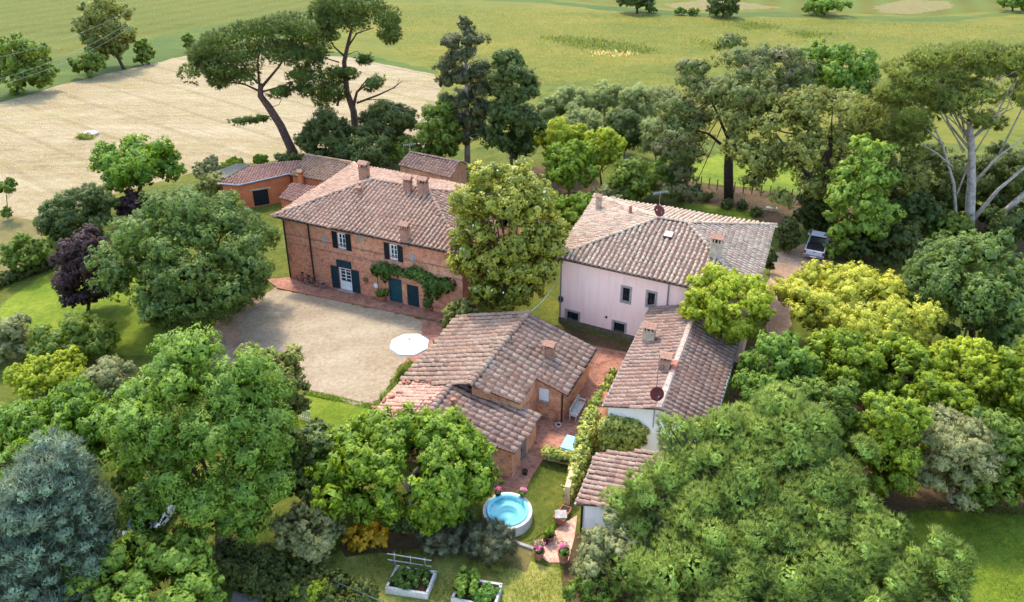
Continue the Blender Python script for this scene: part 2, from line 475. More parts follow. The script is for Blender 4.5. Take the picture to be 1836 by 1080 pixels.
M['litter'] = ground_mat("leaf_litter", [(.34, (58, 48, 34)), (.5, (88, 70, 48)), (.66, (116, 92, 62))], .5, 3, 18, bmp=.8)
M['asphalt'] = ground_mat("old_asphalt", [(.35, (96, 92, 90)), (.65, (132, 128, 124))], .6, 5, 30, bmp=.3)

g = build("ground", [(-2500, -200, 0), (2500, -200, 0), (2500, 4500, 0), (-2500, 4500, 0)], [(0, 1, 2, 3)], M['meadow']); tag(g, kind='structure')
Z = .004
sheet("crop_field", [(-900, 240), (-200, 208), (0, 168), (130, 134), (225, 113), (345, 86), (600, 60), (660, -40), (900, -125), (-900, -125)], Z, M['crop'])
sheet("crop_strip", [(-300, 232), (0, 176), (130, 141), (225, 120), (345, 93), (590, 60), (585, 12), (345, 55), (0, 128), (-300, 180)], 2 * Z, M['crop_dark'], .8, 4, 3)
sheet("stubble_field", [(-300, 250), (0, 180), (130, 143), (225, 123), (345, 95), (470, 92), (627, 102), (781, 132), (790, 150), (760, 275), (540, 285), (400, 300), (215, 345), (75, 396), (0, 388), (-300, 420)], 3 * Z, M['stubble'], .6, 4, 5)
sheet("field_margin", [(-300, 256), (0, 184), (130, 147), (225, 126), (345, 97), (470, 93), (627, 103), (781, 134), (790, 128), (640, 96), (470, 84), (345, 89), (225, 116), (130, 137), (0, 173), (-300, 240)], 4 * Z, M['crop_dark'], .5, 2.5, 7)
sheet("ditch_bank", [(640, -20), (955, -2), (1107, 13), (1270, 24), (1400, 22), (1520, 28), (1670, 33), (1760, 26), (1900, 12), (1900, 18), (1760, 34), (1670, 39), (1520, 35), (1400, 30), (1270, 32), (1107, 20), (955, 5), (640, -12)], 2 * Z, M['crop_dark'], 1.5, 5, 9)
sheet("far_crop", [(900, -125), (955, -6), (1107, 10), (1270, 20), (1520, 24), (1670, 29), (1900, 8), (2500, -125)], Z, M['crop'])
sheet("far_dry_patch", [(1190, 8), (1260, 0), (1330, 4), (1400, 14), (1300, 20), (1215, 18)], 2 * Z, M['dry_grass'], .9, .9, 11)
sheet("dry_patch", [(1565, 12), (1620, 0), (1700, 2), (1710, 14), (1640, 26), (1580, 24)], 2 * Z, M['dry_grass'], .9, .9, 12)
# the garden
sheet("garden_lawn", [(-300, 440), (0, 400), (60, 395), (215, 352), (400, 305), (545, 290), (760, 280), (960, 250), (1180, 255), (1430, 250), (1836, 260), (2300, 300), (2600, 1200), (-900, 1200)], Z, M['lawn'], .4, 3, 13)
sheet("lawn", [(0, 545), (100, 485), (215, 470), (300, 500), (440, 560), (330, 640), (180, 640), (0, 600)], 2 * Z, M['lawn_green'], .3, 1.5, 14)
sheet("dry_verge", [(-60, 385), (72, 396), (80, 440), (40, 480), (-60, 500)], 2 * Z, M['dry_grass'], .3, 2, 15)
sheet("lawn", [(545, 702), (672, 731), (648, 775), (520, 770)], 2 * Z, M['lawn_green'], .12, 1, 16)
sheet("lawn", [(1560, 930), (1700, 900), (1900, 915), (2100, 1200), (1650, 1200), (1540, 1080)], 2 * Z, M['lawn_green'], .3, 1.5, 17)
sheet("hedge_soil", [(1500, 860), (1620, 870), (1900, 885), (1900, 925), (1700, 912), (1560, 940)], 3 * Z, M['litter'], .3, 1.2, 18)
sheet("lawn", [(1240, 300), (1300, 270), (1430, 290), (1440, 345), (1330, 340), (1235, 325)], 2 * Z, M['lawn_green'], .3, 2, 19)
sheet("flower_bed_soil", [(1170, 322), (1240, 326), (1445, 352), (1445, 400), (1392, 402), (1180, 350)], 3 * Z, M['litter'], .3, 1.5, 20)
sheet("lawn", [(1222, 362), (1345, 378), (1350, 396), (1225, 380)], 4 * Z, M['lawn_green'], .2, 1, 21)
sheet("driveway", [(1386, 455), (1440, 440), (1500, 410), (1540, 440), (1470, 480), (1420, 560), (1405, 640), (1370, 640), (1375, 520)], 3 * Z, M['gravel_brown'], .2, 1, 22)
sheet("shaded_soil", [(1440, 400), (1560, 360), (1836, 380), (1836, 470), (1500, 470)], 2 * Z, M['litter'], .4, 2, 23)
sheet("garden_soil", [(955, 300), (1060, 290), (1080, 345), (1010, 400), (960, 400)], 2 * Z, M['litter'], .4, 2, 24)
sheet("orchard_grass", [(960, 250), (1190, 255), (1180, 160), (970, 140)], 2 * Z, M['lawn'], .8, 3, 25)
sheet("gravel_court", [(492, 517), (520, 522), (757, 572), (772, 580), (700, 690), (668, 730), (549, 703), (440, 660), (425, 625), (412, 590), (430, 562), (455, 540)], 5 * Z, M['gravel'], .28, .45, 26)
sheet("leaf_litter", [(462, 530), (440, 545), (395, 572), (340, 620), (380, 655), (430, 665), (447, 650), (436, 620), (428, 590), (440, 566), (470, 545)], 6 * Z, M['gravel_brown'], .3, .4, 46)
sheet("dirt_path", [(230, 880), (262, 880), (275, 960), (235, 1010), (195, 1010), (205, 950)], 2 * Z, M['gravel_brown'], .1, .8, 27)
sheet("dry_patch", [(870, 985), (935, 965), (962, 985), (945, 1025), (900, 1022)], 2 * Z, M['dry_grass'], .15, .5, 28)
sheet("bed_lawn", [(560, 1010), (620, 985), (760, 990), (860, 1000), (945, 1005), (1005, 1020), (1015, 1090), (1010, 1200), (500, 1200), (600, 1075)], 1.5 * Z, M['mown'], .2, .6, 47)
sheet("road", [(405, 1055), (500, 1085), (460, 1180), (300, 1180)], 2 * Z, M['asphalt'], .03, .8, 29)
sheet("hedge_bank_soil", [(395, 1020), (560, 1062), (600, 1100), (510, 1090), (405, 1050)], 3 * Z, M['litter'], .1, .8, 30)
sheet("shrub_bed_soil", [(600, 960), (760, 950), (940, 950), (920, 990), (760, 985), (620, 1000)], 2 * Z, M['litter'], .12, .7, 31)
sheet("shrub_bed_soil", [(1015, 960), (1120, 930), (1300, 1000), (1300, 1200), (1020, 1180), (1010, 1040)], 2 * Z, M['litter'], .15, .7, 32)
sheet("planting_strip", [(992, 586), (1000, 583), (1132, 617), (1130, 634), (1062, 620), (1000, 602)], 5 * Z, M['litter'], .05, .6, 42)
sheet("shaded_soil", [(-100, 770), (150, 760), (260, 800), (430, 960), (420, 1010), (395, 1200), (-200, 1200)], 2 * Z, M['lawn'], .3, 1.2, 43)
sheet("shaded_soil", [(430, 780), (560, 775), (660, 790), (700, 930), (600, 985), (420, 990)], 2 * Z, M['lawn'], .2, 1, 44)
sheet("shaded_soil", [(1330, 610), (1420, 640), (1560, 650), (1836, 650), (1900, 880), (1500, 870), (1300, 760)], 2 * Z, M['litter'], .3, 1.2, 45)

# ------------------------------------------------------------------ buildings
def unit(v): v = np.asarray(v, dtype=float); return v / (np.linalg.norm(v) + 1e-12)
class Wall:
    """vertical wall face from A to B (outside on the right-hand side looking from A to B is -n)"""
    def __init__(s, A, B):
        s.A = np.array((A[0], A[1], 0.0)); s.B = np.array((B[0], B[1], 0.0))
        s.L = np.linalg.norm(s.B - s.A); s.d = (s.B - s.A) / s.L
        s.n = np.array((s.d[1], -s.d[0], 0.0)); s.z = np.array((0, 0, 1.0))
    def pix(s, u, v):
        q = Pplane(u, v, s.A, s.n); return float(np.dot(q - s.A, s.d)), float(q[2])
    def rect(s, u0, v0, u1, v1):
        """photo rectangle given by two opposite corners -> t0, t1, z0, z1"""
        a = s.pix(u0, (v0 + v1) / 2); b = s.pix(u1, (v0 + v1) / 2)
        um = (u0 + u1) / 2
        c = s.pix(um, v0); e = s.pix(um, v1)
        return a[0], b[0], e[1], c[1]
    def pt(s, t, n, z): return s.A + s.d * t + s.n * n + s.z * z
    def box(s, mb, t0, t1, n0, n1, z0, z1):
        return mb.frame_box(s.A, s.d, s.n, s.z, t0, t1, n0, n1, z0, z1)
def wall_mesh(name, w, z0, z1, holes, mat, parent, gable=None, depth=.22):
    ts = sorted(set([0, w.L] + [h[0] for h in holes] + [h[1] for h in holes]))
    zs = sorted(set([z0, z1] + [h[2] for h in holes] + [h[3] for h in holes]))
    V, Fc, UV = [], [], []
    def quad(pts, uvs):
        b = len(V); V.extend(pts); Fc.append(tuple(range(b, b + len(pts)))); UV.extend(uvs)
    for i in range(len(ts) - 1):
        for j in range(len(zs) - 1):
            tm, zm = (ts[i] + ts[i + 1]) / 2, (zs[j] + zs[j + 1]) / 2
            if any(h[0] < tm < h[1] and h[2] < zm < h[3] for h in holes): continue
            q = [(ts[i], zs[j]), (ts[i + 1], zs[j]), (ts[i + 1], zs[j + 1]), (ts[i], zs[j + 1])]
            quad([w.pt(t, 0, z) for t, z in q], q)
    for h in holes:
        for (ta, za, tb, zb) in ((h[0], h[2], h[1], h[2]), (h[1], h[2], h[1], h[3]), (h[1], h[3], h[0], h[3]), (h[0], h[3], h[0], h[2])):
            quad([w.pt(ta, 0, za), w.pt(tb, 0, zb), w.pt(tb, -depth, zb), w.pt(ta, -depth, za)], [(ta, za), (tb, zb), (tb + .2, zb), (ta + .2, za)])
    if gable:
        pts = [(0, z1), (w.L, z1)] + gable
        quad([w.pt(t, 0, z) for t, z in pts], pts)
    return build(name, V, Fc, mat, parent, uv=UV)
def window(w, h, parent, frame_mat, sill=True, bars=(1, 1), stone=None, name="window", fr=.07, dep=.14, panel=0.0):
    t0, t1, z0, z1 = h
    mb = MB()
    for a, b, c, e in ((t0, t0 + fr, z0, z1), (t1 - fr, t1, z0, z1), (t0 + fr, t1 - fr, z0, z0 + fr), (t0 + fr, t1 - fr, z1 - fr, z1)):
        w.box(mb, a, b, -dep - .05, -dep + .03, c, e)
    if panel: w.box(mb, t0 + fr, t1 - fr, -dep - .04, -dep + .015, z0 + fr, z0 + (z1 - z0) * panel)
    zz = z0 + (z1 - z0) * panel
    for k in range(bars[0]):
        t = t0 + (t1 - t0) * (k + 1) / (bars[0] + 1); w.box(mb, t - .035, t + .035, -dep - .045, -dep + .02, zz + fr, z1 - fr)
    for k in range(bars[1]):
        z = zz + (z1 - zz) * (k + 1) / (bars[1] + 1); w.box(mb, t0 + fr, t1 - fr, -dep - .04, -dep + .012, z - .02, z + .02)
    o = mb.build(name, frame_mat, parent)
    g = MB(); w.box(g, t0 + .01, t1 - .01, -dep - .08, -dep - .06, z0 + .01, z1 - .01); g.build("pane", M['glass'], o)
    if sill:
        s_ = MB(); w.box(s_, t0 - .08, t1 + .08, -.05, .09, z0 - .09, z0 - .004); s_.build("sill", M['stone'], o)
    if stone is not None:
        s_ = MB(); k = .16
        for a, b, c, e in ((t0 - k, t0, z0 - k, z1 + k), (t1, t1 + k, z0 - k, z1 + k), (t0, t1, z1, z1 + k), (t0, t1, z0 - k, z0)):
            w.box(s_, a, b, -.03, .05, c, e)
        s_.build("surround", stone, o)
    return o
def shutter(w, t0, t1, z0, z1, mat, parent, n=.03):
    mb = MB(); w.box(mb, t0, t1, n, n + .025, z0, z1)
    f = .07
    for a, b, c, e in ((t0, t0 + f, z0, z1), (t1 - f, t1, z0, z1), (t0 + f, t1 - f, z0, z0 + f), (t0 + f, t1 - f, z1 - f, z1), (t0 + f, t1 - f, (z0 + z1) / 2 - f / 2, (z0 + z1) / 2 + f / 2)):
        w.box(mb, a, b, n + .025, n + .05, c, e)
    k = z0 + f + .05
    while k < z1 - f - .04:
        w.box(mb, t0 + f, t1 - f, n + .025, n + .037, k, k + .035); k += .09
    return mb.build("shutter", mat, parent)
def plank_door(w, h, parent, mat, name="door", dep=.10):
    t0, t1, z0, z1 = h
    mb = MB(); w.box(mb, t0, t1, -dep - .05, -dep, z0, z1)
    n = max(2, int((t1 - t0) / .18))
    for k in range(n):
        a = t0 + (t1 - t0) * k / n; w.box(mb, a + .012, a + (t1 - t0) / n - .012, -dep, -dep + .02, z0 + .02, z1 - .02)
    for z in (z0 + .25, z1 - .3): w.box(mb, t0 + .03, t1 - .03, -dep + .02, -dep + .045, z, z + .12)
    o = mb.build(name, mat, parent)
    hb = MB(); w.box(hb, t0 + .08, t0 + .13, -dep + .045, -dep + .1, z0 + .95, z0 + 1.08); hb.build("handle", M['iron'], o)
    return o

# --- roof tiles
def tile_template(wd, L, hgt):
    vs, fs = [], []
    for (sc, y, zz, lift) in ((.80, 0, 0, 0.0), (1.0, L, 0, .035), (.80, L, -.03, .035)):
        for k in range(5):
            a = math.pi * k / 4
            vs.append((-math.cos(a) * wd / 2 * sc, y, max(0, math.sin(a) * hgt * sc + (zz if k not in (0, 4) else 0)) + lift * (1 if k not in (0, 4) else .6)))
    for k in range(4):
        fs.append((k, k + 1, 5 + k + 1, 5 + k)); fs.append((5 + k, 5 + k + 1, 10 + k + 1, 10 + k))
    return np.array(vs), fs
def clip_row(poly2, a):
    """interval(s) of y where the vertical line x=a lies inside polygon"""
    ys = []
    n = len(poly2)
    for i in range(n):
        (x0, y0), (x1, y1) = poly2[i], poly2[(i + 1) % n]
        if (x0 <= a < x1) or (x1 <= a < x0):
            ys.append(y0 + (y1 - y0) * (a - x0) / (x1 - x0))
    ys.sort()
    return [(ys[i], ys[i + 1]) for i in range(0, len(ys) - 1, 2)]
def make_roof(house, slopes, key, pitch, course=.42, seed=1, ridges=(), n_single=300, cover=.66, thick=.10, hgt=.11, ridge_r=.13, cap_gap=0.0):
    """slopes: list of 3-D polygons. Base slab + every cover tile as geometry; the nearest 300 as single parts."""
    rnd = random.Random(seed)
    V, Fc = [], []
    for poly in slopes:
        b = len(V); n = len(poly)
        V += [tuple(p) for p in poly] + [tuple(np.asarray(p) - (0, 0, thick)) for p in poly]
        Fc.append(tuple(range(b, b + n)))
        Fc.append(tuple(reversed(range(b + n, b + 2 * n))))
        for i in range(n):
            j = (i + 1) % n; Fc.append((b + i, b + n + i, b + n + j, b + j))
    roof = build("roof", V, Fc, M['pan'], house)
    org = origin(house)
    tv, tf = tile_template(pitch * cover, course * 1.12, hgt)
    tiles = []
    for poly in slopes:
        poly = [np.asarray(p, dtype=float) for p in poly]
        nrm = np.zeros(3)
        for i in range(len(poly)):
            p, q = poly[i], poly[(i + 1) % len(poly)]
            nrm += np.cross(p, q)
        nrm = unit(nrm)
        if nrm[2] < 0: nrm = -nrm
        a = unit(np.cross((0, 0, 1.0), nrm)); d = np.cross(a, nrm)
        if d[2] > 0: d = -d
        a = np.cross(d, nrm)
        c0 = poly[0]
        p2 = [(float(np.dot(p - c0, a)), float(np.dot(p - c0, d))) for p in poly]
        x0, x1 = min(p[0] for p in p2), max(p[0] for p in p2)
        nr = max(1, int(round((x1 - x0) / pitch))); st = (x1 - x0) / nr
        for r in range(nr):
            x = x0 + (r + .5) * st
            wob = rnd.uniform(-.02, .02); sag = rnd.uniform(0, .3)
            for (ya, yb) in clip_row(p2, x):
                if yb - ya < .15: continue
                y = yb + .05 - course * 1.12
                while y > ya - course * .75:
                    yy = max(y, ya - .02)
                    ang = rnd.gauss(0, .05)
                    aa = a * math.cos(ang) + d * math.sin(ang); dd = np.cross(nrm, aa); dd = dd if np.dot(dd, d) > 0 else -dd
                    pos = c0 + a * (x + wob + .025 * math.sin(yy * 1.1 + sag * 9) + rnd.uniform(-.018, .018)) + d * (yy + (rnd.uniform(.04, .12) if rnd.random() < .03 else rnd.uniform(-.025, .025))) + nrm * (rnd.uniform(.0, .02) - .03 * (1 + math.sin(x * .9 + yy * .6)))
                    tiles.append((pos, aa, dd, nrm))
                    y -= course
    cam0 = np.array((0, 0, CAM_H))
    tiles.sort(key=lambda t: np.linalg.norm(t[0] - cam0))
    sing, rest = tiles[:n_single], tiles[n_single:]
    me = bpy.data.meshes.new("roof_tile"); me.from_pydata(tv.tolist(), [], tf); me.materials.append(TM[key][1])
    me.polygons.foreach_set("use_smooth", [True] * len(me.polygons))
    for (pos, aa, dd, nn) in sing:
        o = bpy.data.objects.new("roof_tile", me); col.objects.link(o); o.parent = roof
        o.matrix_basis = Matrix(((aa[0], dd[0], nn[0], pos[0] - org[0]), (aa[1], dd[1], nn[1], pos[1] - org[1]), (aa[2], dd[2], nn[2], pos[2] - org[2]), (0, 0, 0, 1)))
    if rest:
        pos = np.array([t[0] for t in rest]); A_ = np.array([t[1] for t in rest]); D_ = np.array([t[2] for t in rest]); N_ = np.array([t[3] for t in rest])
        W = pos[:, None, :] + tv[None, :, 0:1] * A_[:, None, :] + tv[None, :, 1:2] * D_[:, None, :] + tv[None, :, 2:3] * N_[:, None, :]
        F_ = (np.array(tf)[None, :, :] + (np.arange(len(rest)) * len(tv))[:, None, None]).reshape(-1, 4)
        tint = np.repeat(np.random.RandomState(seed).rand(len(rest)), len(tf))
        o = build("roof_tiles", W.reshape(-1, 3), F_, TM[key][0], roof, smooth=True, tint=tint); tag(o, kind='stuff')
    # ridge and hip caps: one tile after another along each line
    cv, cf = tile_template(ridge_r * 2.4, .44, ridge_r)
    cme = bpy.data.meshes.new("ridge_tile"); cme.from_pydata(cv.tolist(), [], cf); cme.materials.append(TM[key][1])
    cme.polygons.foreach_set("use_smooth", [True] * len(cme.polygons))
    for (p, q) in ridges:
        p, q = np.asarray(p, dtype=float), np.asarray(q, dtype=float)
        if p[2] < q[2]: p, q = q, p
        d = unit(q - p); a = unit(np.cross(d, (0, 0, 1.0))); nn = np.cross(a, d)
        Ln = np.linalg.norm(q - p); k = 0.0
        while k < Ln - .1:
            o_ = p + d * (k + rnd.uniform(-.02, .02)) + nn * (.03 + rnd.uniform(0, .02)) + a * rnd.uniform(-.015, .015) - org
            o = bpy.data.objects.new("ridge_tile", cme); col.objects.link(o); o.parent = roof
            o.matrix_basis = Matrix(((a[0], d[0], nn[0], o_[0]), (a[1], d[1], nn[1], o_[1]), (a[2], d[2], nn[2], o_[2]), (0, 0, 0, 1)))
            k += .40
    return roof
def on_slopes(slopes, u, v):
    best = None
    for poly in slopes:
        poly = [np.asarray(p, dtype=float) for p in poly]
        n = np.zeros(3)
        for i in range(len(poly)): n += np.cross(poly[i], poly[(i + 1) % len(poly)])
        n = unit(n); q = Pplane(u, v, poly[0], n)
        # inside test in plan
        c = False; m = len(poly)
        for i in range(m):
            a, b = poly[i], poly[(i + 1) % m]
            if (a[1] > q[1]) != (b[1] > q[1]) and q[0] < (b[0] - a[0]) * (q[1] - a[1]) / (b[1] - a[1] + 1e-12) + a[0]: c = not c
        if c and (best is None or q[2] > best[2]): best = q
    return best if best is not None else q
def chimney(house, base, w, d, h, ax, mat, kind=0, name="chimney"):
    """brick stack with flue openings under a little tiled cap"""
    w, d, h = w * .84, d * .84, h * .88
    ax = unit((ax[0], ax[1], 0)); ay = np.array((-ax[1], ax[0], 0)); az = np.array((0, 0, 1.0))
    mb = MB(); mb.frame_box(base, ax, ay, az, -w / 2, w / 2, -d / 2, d / 2, -.5, h * .68)
    mb.frame_box(base, ax, ay, az, -w / 2 - .05, w / 2 + .05, -d / 2 - .05, d / 2 + .05, h * .60, h * .66)
    st = mb.build(name, mat, house)
    npil = 4 if kind == 0 else 3
    for k in range(npil):
        x = -w / 2 + w * k / (npil - 1)
        x = min(max(x, -w / 2 + .05), w / 2 - .05)
        for y in (-d / 2 + .05, d / 2 - .05):
            pm = MB(); pm.frame_box(base, ax, ay, az, x - .045, x + .045, y - .045, y + .045, h * .68, h * .86); pm.build("flue_pillar", mat, st)
    cp = MB()
    cp.frame_box(base, ax, ay, az, -w / 2 - .07, w / 2 + .07, -d / 2 - .07, d / 2 + .07, h * .86, h * .90)
    pk = [base + ax * sx * (w / 2 + .12) + ay * sy * (d / 2 + .12) + az * h * .90 for sx, sy in ((-1, -1), (1, -1), (1, 1), (-1, 1))]
    rg = [base + ax * (-w / 2 - .1) + az * h * 1.06, base + ax * (w / 2 + .1) + az * h * 1.06]
    cp.add(pk + rg, [(0, 1, 5, 4), (2, 3, 4, 5), (1, 2, 5), (3, 0, 4), (3, 2, 1, 0)])
    cp.build("chimney_cap", M['cap_tile'], st)
    fl = MB(); fl.frame_box(base, ax, ay, az, -w / 2 + .12, w / 2 - .12, -d / 2 + .12, d / 2 - .12, h * .68, h * .80); fl.build("flue", M['black'], st)
    return st
def pipe(w, house, t, z0, z1, name="downpipe", n=.08, r=.05, mat=None):
    mb = MB(); mb.tube([w.pt(t, n, z0), w.pt(t, n, z1)], r, 7); return mb.build(name, mat or M['copper'], house)
def gutter(house, a, b, out, z, name="gutter", mat=None):
    a, b = np.array((a[0], a[1], z)), np.array((b[0], b[1], z)); mb = MB()
    o = np.array((out[0], out[1], 0)); d = unit(b - a)
    mb.frame_box(a, d, o, (0, 0, 1.0), 0, np.linalg.norm(b - a), -.02, .11, -.13, -.03); return mb.build(name, mat or M['copper'], house)
def inset(poly, k):
    """shrink a plan quadrilateral by k metres"""
    n = len(poly); out = []
    c = np.mean(poly, axis=0)
    for i in range(n):
        a, b, e = poly[i - 1], poly[i], poly[(i + 1) % n]
        d1, d2 = unit(b - a), unit(e - b)
        n1, n2 = np.array((-d1[1], d1[0])), np.array((-d2[1], d2[0]))
        if np.dot(n1, c - b) < 0: n1 = -n1
        if np.dot(n2, c - b) < 0: n2 = -n2
        bis = unit(n1 + n2); out.append(b + bis * k / max(.3, np.dot(bis, n1)))
    return out
def antenna(name, base, h, label, dish=None, cat="antenna", yagi=True):
    r = empty(name, base, label, cat)
    m = MB(); m.tube([base, base + (0, 0, h)], .025, 6); m.build("mast", M['grey_metal'], r)
    if yagi:
        m = MB(); t = base + np.array((0, 0, h - .15))
        m.tube([t + (-.6, -.1, 0), t + (.6, .1, .1)], .02, 5)
        for k in range(7):
            q = t + np.array((-.55 + .18 * k, -.09 + .03 * k, .015 * k)); m.tube([q + (-.05, .3, 0), q + (.05, -.3, 0)], .012, 4)
        m.build("aerial", M['grey_metal'], r)
    for (dz, az, el, dr) in (dish or []):
        d = np.array((math.cos(az) * math.cos(el), math.sin(az) * math.cos(el), math.sin(el)))
        c = base + np.array((0, 0, dz)) + d * .15
        a = unit(np.cross(d, (0, 0, 1))); b = np.cross(a, d); mb = MB()
        rings = [(0, 0), (.35, .02), (.7, .07), (1.0, .15)]
        vs, fs = [], []
        for off in (0, -.02):
            for (rr, dep) in rings:
                for k in range(16):
                    t = 2 * math.pi * k / 16; vs.append(c + (a * math.cos(t) + b * math.sin(t)) * rr * dr + d * (dep * dr * 1.2 + off))
        for s_ in (0, 1):
            for i in range(3):
                for k in range(16):
                    k2 = (k + 1) % 16; o = s_ * 64; fs.append((o + i * 16 + k, o + i * 16 + k2, o + (i + 1) * 16 + k2, o + (i + 1) * 16 + k))
        for k in range(16): fs.append((48 + k, 48 + (k + 1) % 16, 112 + (k + 1) % 16, 112 + k))
        mb.add(vs, fs); o = mb.build("dish", M['red_dish'], r, smooth=True)
        f = MB(); f.tube([c - b * dr * .9, c + d * dr * .9 - b * .1], .015, 5); f.tube([c + d * dr * .9 - b * .1, c + d * dr * .98 - b * .08], .04, 6); f.build("feed_arm", M['grey_metal'], o)
        f = MB(); f.tube([base + (0, 0, dz), c], .02, 5); f.build("bracket", M['grey_metal'], o)
    return r
def v3(p2, z): return np.array((p2[0], p2[1], z))

# ============ A: large brick farmhouse
zA, zAr = 6.2, 8.15
eA = [P(490, 387, zA), P(833, 457, zA), P(945, 354, zA), P(635, 293, zA)]
rA0, rA1 = P(666, 322, zAr), P(768, 340, zAr)
slA = [[eA[0], eA[1], rA1, rA0], [eA[1], eA[2], rA1], [eA[2], eA[3], rA0, rA1], [eA[3], eA[0], rA0]]
wA = inset([p[:2] for p in eA], .55)
hA = empty("brick_farmhouse", v3(wA[0], 0), "large two-storey brick farmhouse with hipped tile roof and dark shutters facing the gravel court", "house")
roofA = make_roof(hA, slA, 'A', .40, seed=11, ridges=[(rA0, rA1), (rA0, eA[0]), (rA1, eA[1]), (rA1, eA[2]), (rA0, eA[3])])
f = Wall(wA[0], wA[1])
hw1 = f.rect(606, 419, 620, 446); hw2 = f.rect(699, 439, 713, 466)
hd1 = f.rect(610, 482, 631, 526); hd1 = (hd1[0], hd1[1], 0.12, hd1[3])
hd2 = f.rect(697, 500, 721, 546); hd2 = (hd2[0], hd2[1], 0.06, hd2[3])
hd3 = f.rect(730, 512, 751, 552); hd3 = (hd3[0], hd3[1], 0.06, hd3[3])
wall_mesh("wall", f, 0, zA - .05, [hw1, hw2, hd1, hd2, hd3], M['brick'], hA)
for i in (1, 2, 3): wall_mesh("wall", Wall(wA[i], wA[(i + 1) % 4]), 0, zA - .05, [], M['brick'], hA)
for hh in (hw1, hw2):
    o = window(f, hh, hA, M['white_paint'], bars=(1, 2), fr=.11, dep=.08)
    sw = (hh[1] - hh[0]) * .66
    s1 = shutter(f, hh[0] - sw, hh[0] - .03, hh[2] - .03, hh[3] + .06, M['shutter_dark'], o)
    s2 = shutter(f, hh[1] + .03, hh[1] + sw, hh[2] - .03, hh[3] + .06, M['shutter_dark'], o)
o = window(f, hd1, hA, M['white_paint'], bars=(1, 3), name="french_door", sill=False, fr=.11, dep=.08, panel=.38)
sw = (hd1[1] - hd1[0]) * .66
shutter(f, hd1[0] - sw, hd1[0] - .04, .14, hd1[3] + .05, M['shutter'], o); shutter(f, hd1[1] + .04, hd1[1] + sw, .14, hd1[3] + .05, M['shutter'], o)
mb = MB(); f.box(mb, hd1[0] - .1, hd1[1] + .1, .02, .14, hd1[3] + .12, hd1[3] + .75); mb.build("transom_shutter", M['shutter'], o)
mb = MB(); f.box(mb, hd1[0] - .15, hd1[1] + .15, -.05, .3, 0, .11); mb.build("door_step", M['stone'], o)
d2 = plank_door(f, hd2, hA, M['teal']); plank_door(f, hd3, hA, M['shutter'])
mb = MB(); f.box(mb, (hd2[0] + hd2[1]) / 2 + .05, hd2[1] - .1, -.085, -.05, 1.0, hd2[3] - .55); mb.build("pane", M['teal'], d2)
# string courses, corner pipes, filled windows, cornice, gutter
for zz in (3.55, 4.35):
    mb = MB(); f.box(mb, 0, f.L, .002, .045, zz, zz + .09); mb.build("string_course", M['brick_c'] if False else M['darkbrick'], hA)
for (u0, v0, u1, v1) in ((578, 425, 588, 437), (734, 456, 744, 470), (642, 421, 652, 432)):
    q = f.rect(u0, v0, u1, v1); mb = MB(); f.box(mb, q[0], q[1], .003, .03, q[2], q[3]); mb.build("filled_window", M['stone'], hA)
for t in (.12, f.pix(558, 440)[0]): pipe(f, hA, t, .1, zA - .1, n=.12, r=.075, mat=M['iron'])
mb = MB(); f.box(mb, -.1, f.L + .1, .003, .3, zA - .28, zA - .12); mb.build("cornice", M['chim_beige'], hA)
fd = unit(np.append(eA[1][:2] - eA[0][:2], 0)); fo = np.array((fd[1], -fd[0]))
gutter(hA, eA[0], eA[1], fo, zA, mat=M['iron'])
for (u, v, ww, dd, hh) in ((654, 321, .95, .75, 1.9), (645, 349, .4, .35, .9), (732, 343, .75, .6, 1.5), (759, 348, .95, .7, 1.75), (727, 431, .8, .6, 1.75)):
    chimney(hA, on_slopes(slA, u, v), ww, dd, hh, fd, M['darkbrick'])
# terrace in front
tq = [P(497, 517), P(757, 571), P(800, 581), v3(wA[1], 0), v3(wA[0], 0), P(478, 503)]
tb = MB(); n = len(tq)
tb.add([tuple(p + (0, 0, .10)) for p in tq] + [tuple(p + (0, 0, -.05)) for p in tq], [tuple(range(n))] + [(i, n + i, n + (i + 1) % n, (i + 1) % n) for i in range(n)])
ter = tb.build("brick_terrace", M['brick_pave']); tag(ter, kind='structure')
a, b = P(497, 517), P(757, 570); d = unit(b - a); k = 0
Lk = np.linalg.norm(b - a); rnd = random.Random(2)
while k < Lk - .5:
    mb = MB(); mb.frame_box(a, d, (d[1], -d[0], 0), (0, 0, 1.0), k, k + .47, rnd.uniform(0, .015), .12, .0, .118 + rnd.uniform(0, .012)); k += .49
    mb.build("edging_brick", M['terracotta'], ter)
sheet("brick_path", [(756, 573), (800, 583), (815, 600), (722, 690), (700, 690), (757, 600)], 4 * Z, M['brick_pave'], .03, 1, 40)

# ============ B: pink villa
zB, zBr = 6.0, 7.95
eB = [P(995, 460, zB), P(1354, 540, zB), P(1389, 404, zB), P(1069, 351, zB)]
rB0, rB1 = P(1181, 391, zBr), P(1234, 400, zBr)
slB = [[eB[0], eB[1], rB1, rB0], [eB[1], eB[2], rB1], [eB[2], eB[3], rB0, rB1], [eB[3], eB[0], rB0]]
wB = inset([p[:2] for p in eB], .38)
hB = empty("pink_villa", v3(wB[0], 0), "two-storey pink plastered villa with hipped tile roof and small stone-framed windows", "house")
make_roof(hB, slB, 'B', .385, seed=12, ridges=[(rB0, rB1), (rB0, eB[0]), (rB1, eB[1]), (rB1, eB[2]), (rB0, eB[3])], cover=.7)
f = Wall(wB[0], wB[1])
hb = [f.rect(1116, 516, 1129, 541), f.rect(1161, 525, 1174, 549), f.rect(1016, 559.5, 1037, 578), f.rect(1100, 579, 1120, 597)]
vent = f.rect(1084.5, 567, 1089, 572.5)
wall_mesh("wall", f, .35, zB - .05, hb + [vent], M['pink'], hB)
